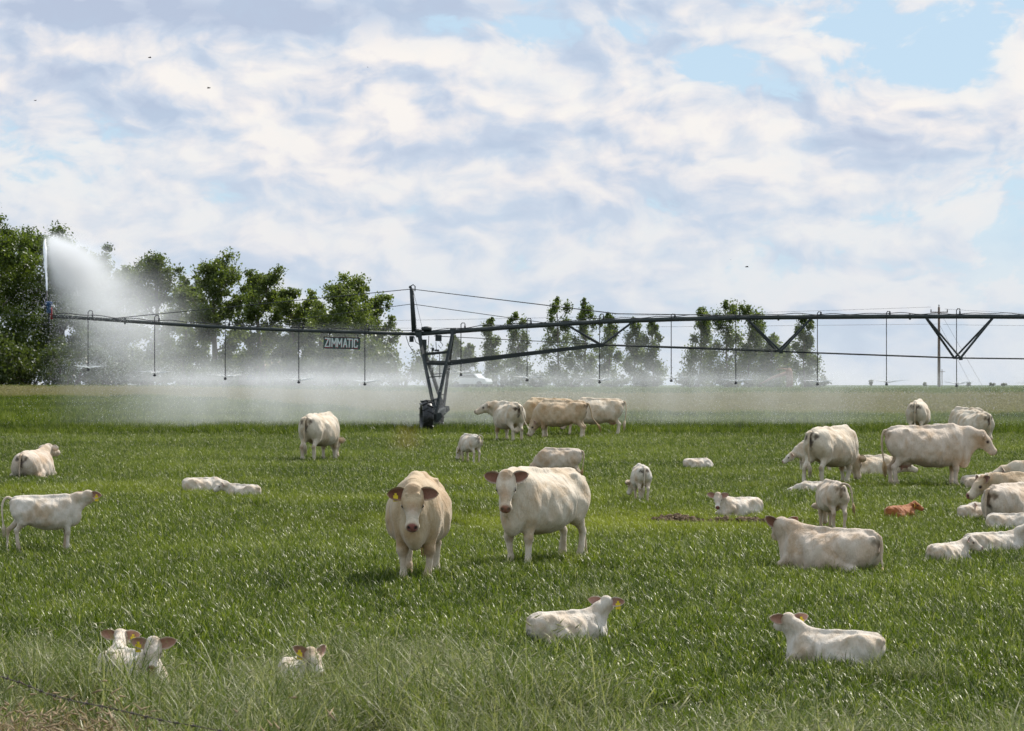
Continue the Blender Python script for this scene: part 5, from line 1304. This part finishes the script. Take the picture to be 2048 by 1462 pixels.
animal(940, 930, 'small white calf grazing with arched tail and a yellow tag showing', GC, 'calf', heading=118, neck=(18, -42), head=(175, -75), coat='calf', vox=.017, seed=12, tail='curl', dirt=.6, tagged='left', sc=1.06)
animal(1118, 975, 'white calf grazing just behind the staring white cow', GC, 'calf', heading=172, neck=(0, -38), head=(180, -60), coat='pinkish', vox=.017, seed=13, tail='hang', dirt=.5, sc=1.12, face=False)
animal(1282, 1009, 'white calf with black soiled rump grazing alone right of the staring cow', GC, 'calf', heading=96, neck=(22, -35), head=(130, -60), coat='calf', vox=.015, seed=14, tail='hang', dirt=1.2, sc=1.0, face=False)
animal(1396, 940, 'tiny white calf curled asleep alone in the far crop', GL, 'calf', 'lie', heading=5, neck=(110, 10), head=(150, -10), coat='calf', vox=.018, seed=15, tail=None, dirt=.1, sc=.85, face=False)
animal(1480, 1034, 'white calf lying and facing the camera behind the bare soil', GL, 'calf', 'lie', heading=-150, neck=(12, 38), head=(-95, -50), coat='calf', vox=.013, seed=16, tail=None, dirt=.1, sc=1.0, ears=(-.1, 0), droop=(-.2, -.25), nlen=.55)
animal(1662, 1146, 'large white cow lying with its back to the camera, brown ears pricked', GR, 'cow', 'lie', heading=143, neck=(6, 42), head=(96, -22), coat='pinkish', vox=.02, seed=17, tail='down', dirt=.5, sc=.79, ears=(-.35, .1), droop=(-.75, -.6), nlen=.52, swivel=-1)
animal(1663, 1068, 'white calf grazing behind the large lying cow, tail arched to the right', GC, 'calf', heading=101, neck=(-14, -42), head=(80, -75), coat='pinkish', vox=.014, seed=18, tail='archside', dirt=1.0, tagged='right', sc=1.1)
animal(1664, 974, 'white cow grazing half turned away with dark rump, tail hanging', GC, heading=52, neck=(0, -42), head=(50, -70), coat='white', vox=.024, seed=19, tail='hang', dirt=1.0, face=False, legshift=[-.2, .15, .05, -.15])
animal(1855, 976, 'large cream white cow in full profile facing right, udder showing', GC, heading=1, neck=(0, 8), head=(0, -48), coat='pinkish', vox=.022, seed=20, tail='hang', dirt=.7, udder=True, sc=1.03, fat=1.05, legshift=[.0, -.04, .03, -.03])
animal(1628, 948, 'white calf grazing left of the half turned cow, head low', GC, 'calf', heading=198, neck=(0, -28), head=(190, -35), coat='calf', vox=.017, seed=21, tail=None, dirt=.1, sc=1.05)
animal(1738, 955, 'white cow lying between the half turned cow and the profile cow', GR, 'cow', 'lie', heading=5, neck=(0, 0), head=(5, -20), coat='white', vox=.03, seed=22, tail=None, dirt=.3, sc=.72, face=False)
animal(1836, 880, 'white cow seen from behind beyond the back of the profile cow', GC, heading=76, neck=(0, -40), head=(76, -70), coat='white', vox=.028, seed=23, tail='hang', dirt=.9, face=False)
animal(1889, 902, 'small calf back showing behind the profile cow', GC, 'calf', heading=176, neck=(0, -30), head=(176, -60), coat='calf', vox=.02, seed=24, tail='hang', dirt=.3, sc=1.05, face=False)
animal(1950, 903, 'white cow grazing behind the head of the profile cow, dark tail', GC, heading=112, neck=(0, -40), head=(112, -70), coat='white', vox=.028, seed=25, tail='hang', dirt=1.0, face=False, sc=.90)
animal(1934, 899, 'white cow mostly hidden behind the grazing cow with the dark tail', GC, heading=120, neck=(0, -40), head=(120, -70), coat='white', vox=.03, seed=26, tail='hang', dirt=.3, face=False, sc=.88, depth=95)
animal(1950, 977, 'white calf lying below the profile cow with head up to the right', GL, 'calf', 'lie', heading=40, neck=(-5, 25), head=(5, -30), coat='calf', vox=.016, seed=27, tail=None, dirt=.1, sc=.85, face=False)
animal(1968, 984, 'cream calf curled in front of the white calf below the profile cow', GL, 'calf', 'lie', heading=-10, neck=(70, 5), head=(120, -10), coat='pinkish', vox=.016, seed=28, tail=None, dirt=.3, sc=.9, face=False)
animal(2112, 986, 'white cow lying at the right edge, only its back showing', GR, 'cow', 'lie', heading=175, neck=(0, 5), head=(178, -30), coat='white', vox=.028, seed=29, tail=None, dirt=.2, face=False, sc=.95)
animal(2078, 1020, 'cream cow lying at the right edge with face pointing down left', GR, 'cow', 'lie', heading=176, neck=(-3, 14), head=(200, -38), coat='cream', vox=.02, seed=30, tail=None, dirt=.3, sc=.92, nlen=.62, ears=(-.3, .1), droop=(-.5, -.4))
animal(2040, 1045, 'cream white cow lying at the right edge, soiled rump to the left', GR, 'cow', 'lie', heading=40, neck=(0, 20), head=(10, -20), coat='pinkish', vox=.022, seed=31, tail='hang', dirt=1.1, sc=.92, face=False)
animal(1955, 1042, 'white calf asleep beside the soiled rump, ear up', GL, 'calf', 'lie', heading=10, neck=(170, 25), head=(182, -10), coat='calf', vox=.014, seed=32, tail=None, dirt=.1, sc=.8)
animal(2020, 1066, 'white calf curled at the right edge below the soiled cow', GL, 'calf', 'lie', heading=-35, neck=(30, 5), head=(10, -20), coat='calf', vox=.014, seed=33, tail=None, dirt=.1, sc=.9, face=False)
animal(1800, 1040, 'small red brown calf lying, the only brown animal', GL, 'calf', 'lie', heading=38, neck=(-12, 45), head=(-12, -30), coat='brown', vox=.013, seed=34, tail=None, dirt=.0, sc=.72, tagged='right', nlen=.5)
animal(1896, 1128, 'white calf curled with face pointing right, left of a lying pair', GL, 'calf', 'lie', heading=42, neck=(-25, 45), head=(-18, -34), coat='calf', vox=.012, seed=35, tail=None, dirt=.1, sc=.82, nlen=.52)
animal(1985, 1112, 'white calf lying at the right edge with a yellow tag in its red ear', GL, 'calf', 'lie', heading=12, neck=(-5, 42), head=(-5, -20), coat='calf', vox=.012, seed=36, tail=None, dirt=.1, sc=.95, tagged='right', ears=(-.2, .2), droop=(-.4, -.4))
animal(1630, 990, 'small white calf back showing behind the arched tail calf', GL, 'calf', 'lie', heading=180, neck=(0, -10), head=(180, -20), coat='calf', vox=.018, seed=40, tail=None, dirt=.1, sc=.8, face=False)
# near calves
animal(1133, 1288, 'white calf lying in the near grass facing away, yellow tag on the right', GL, 'calf', 'lie', heading=25, neck=(-6, 52), head=(80, -8), coat='calf', vox=.0095, seed=37, tail=None, dirt=.1, sc=.9, tagged='right', ears=(-.1, .0), droop=(-.15, .0), nlen=.55, swivel=-1)
animal(1672, 1336, 'white calf lying in the near grass at the right, head turned back left', GL, 'calf', 'lie', heading=158, neck=(-4, 52), head=(108, -12), coat='calf', vox=.0095, seed=38, tail=None, dirt=.1, sc=.95, tagged='right', ears=(-.1, .1), droop=(-.15, -.2), nlen=.55, swivel=-1)
animal(240, 1368, 'white calf in tall grass facing away behind the one looking out', GL, 'calf', 'lie', heading=100, neck=(-5, 34), head=(80, -5), coat='calf', vox=.0095, seed=39, tail=None, dirt=.1, sc=.9, tagged='right', ears=(-.1, 0), droop=(-.12, -.05), swivel=-1)
animal(272, 1380, 'white calf in tall grass facing the camera with brown ears spread', GL, 'calf', 'lie', heading=-62, neck=(-10, 42), head=(-88, -48), coat='calf', vox=.0085, seed=41, tail=None, dirt=.1, sc=.95, tagged='right', ears=(-.1, 0), droop=(-.22, -.2))
animal(604, 1392, 'white calf in tall grass with only its head out, turned half right', GL, 'calf', 'lie', heading=-82, neck=(10, 40), head=(-52, -40), coat='calf', vox=.0085, seed=42, tail=None, dirt=.1, sc=.88, tagged='right', ears=(-.5, .3), droop=(-.5, -.6))

# ------------------------------------------------------------------ birds
M_BIRD, _, _ = principled('dark_bird', (.02, .02, .02), .8)
for px, py, s_, rz, lab in [(299, 115, 1.0, 20, 'tiny dark bird highest over the left clouds'), (417, 176, 1.1, -30, 'tiny dark bird right of the highest one'), (70, 201, .8, 60, 'tiny dark bird nearest the left edge'),
                       (1494, 534, 1.0, 10, 'tiny dark bird low above the right poplars'), (1461, 519, .45, 80, 'faint speck of a bird beside the low right one'), (735, 134, .4, 40, 'faint speck of a bird over the white cloud')]:
    d_ = 150; b = empty('bird', pt(px, py, d_), R(rz)); b.scale = (s_, s_, s_); tag(b, lab, 'bird', 'birds in flight')
    MB().tube([(-.10, 0, 0), (-.06, 0, .01), (0, 0, .012), (.06, 0, .01), (.09, 0, .005)], [.006, .022, .028, .022, .006], 7).build('body', M_BIRD, b, True)
    for s in (-1, 1):
        mb = MB(); mb._add([(.05, .01 * s, .015), (-.03, .01 * s, .012), (.04, .09 * s, .055), (-.02, .09 * s, .05), (-.03, .17 * s, .03), (.05, .01 * s, .009), (-.03, .01 * s, .006), (.04, .09 * s, .049), (-.02, .09 * s, .044)],
                [[0, 1, 3, 2], [5, 7, 8, 6]], [[2, 3, 4], [7, 4, 8]]); mb.build('wing', M_BIRD, b)

# ------------------------------------------------------------------ barbed wire along the near edge
M_BARB = worn('rusty_wire', (.09, .075, .065), .7, .3, .3, 30, .1)
wp = [(-260, 1296), (-120, 1326), (0, 1352), (45, 1366), (90, 1385), (150, 1402), (215, 1414), (275, 1428), (330, 1441), (400, 1453), (520, 1476), (700, 1512), (900, 1552)]
wd = 17.6; W3 = [Vector(((px - 1024) * wd / F, wd, hz(py, wd))) for px, py in wp]
bw = empty('barbed_wire', W3[6]); tag(bw, 'dark strand of barbed wire crossing the lower left corner', 'barbed wire')
W3 = [p - Vector(W3[6]) for p in W3]; dense = []
for i in range(len(W3) - 1):
    for j in range(6): dense.append(W3[i].lerp(W3[i + 1], j / 6))
mb = MB()
for ph in (0, math.pi):
    mb.tube([p + Vector((0, math.cos(i * 1.3 + ph) * .0035, math.sin(i * 1.3 + ph) * .0035)) for i, p in enumerate(dense)], .0022, 4)
mb.build('strand', M_BARB, bw, True)
rb = random.Random(2)
for i in range(2, len(dense) - 1, 3):
    p = dense[i]; mb = MB()
    for k in range(4):
        v = Vector((rb.uniform(-.4, .4), rb.uniform(-1, 1), rb.uniform(-1, 1))).normalized() * .028
        mb.tube([p + Vector(((k - 1.5) * .006, 0, 0)), p + v], [.0035, .001], 4)
    mb.tube([p - Vector((.012, 0, 0)), p + Vector((.012, 0, 0))], .007, 6)
    mb.build('barb', M_BARB, bw)
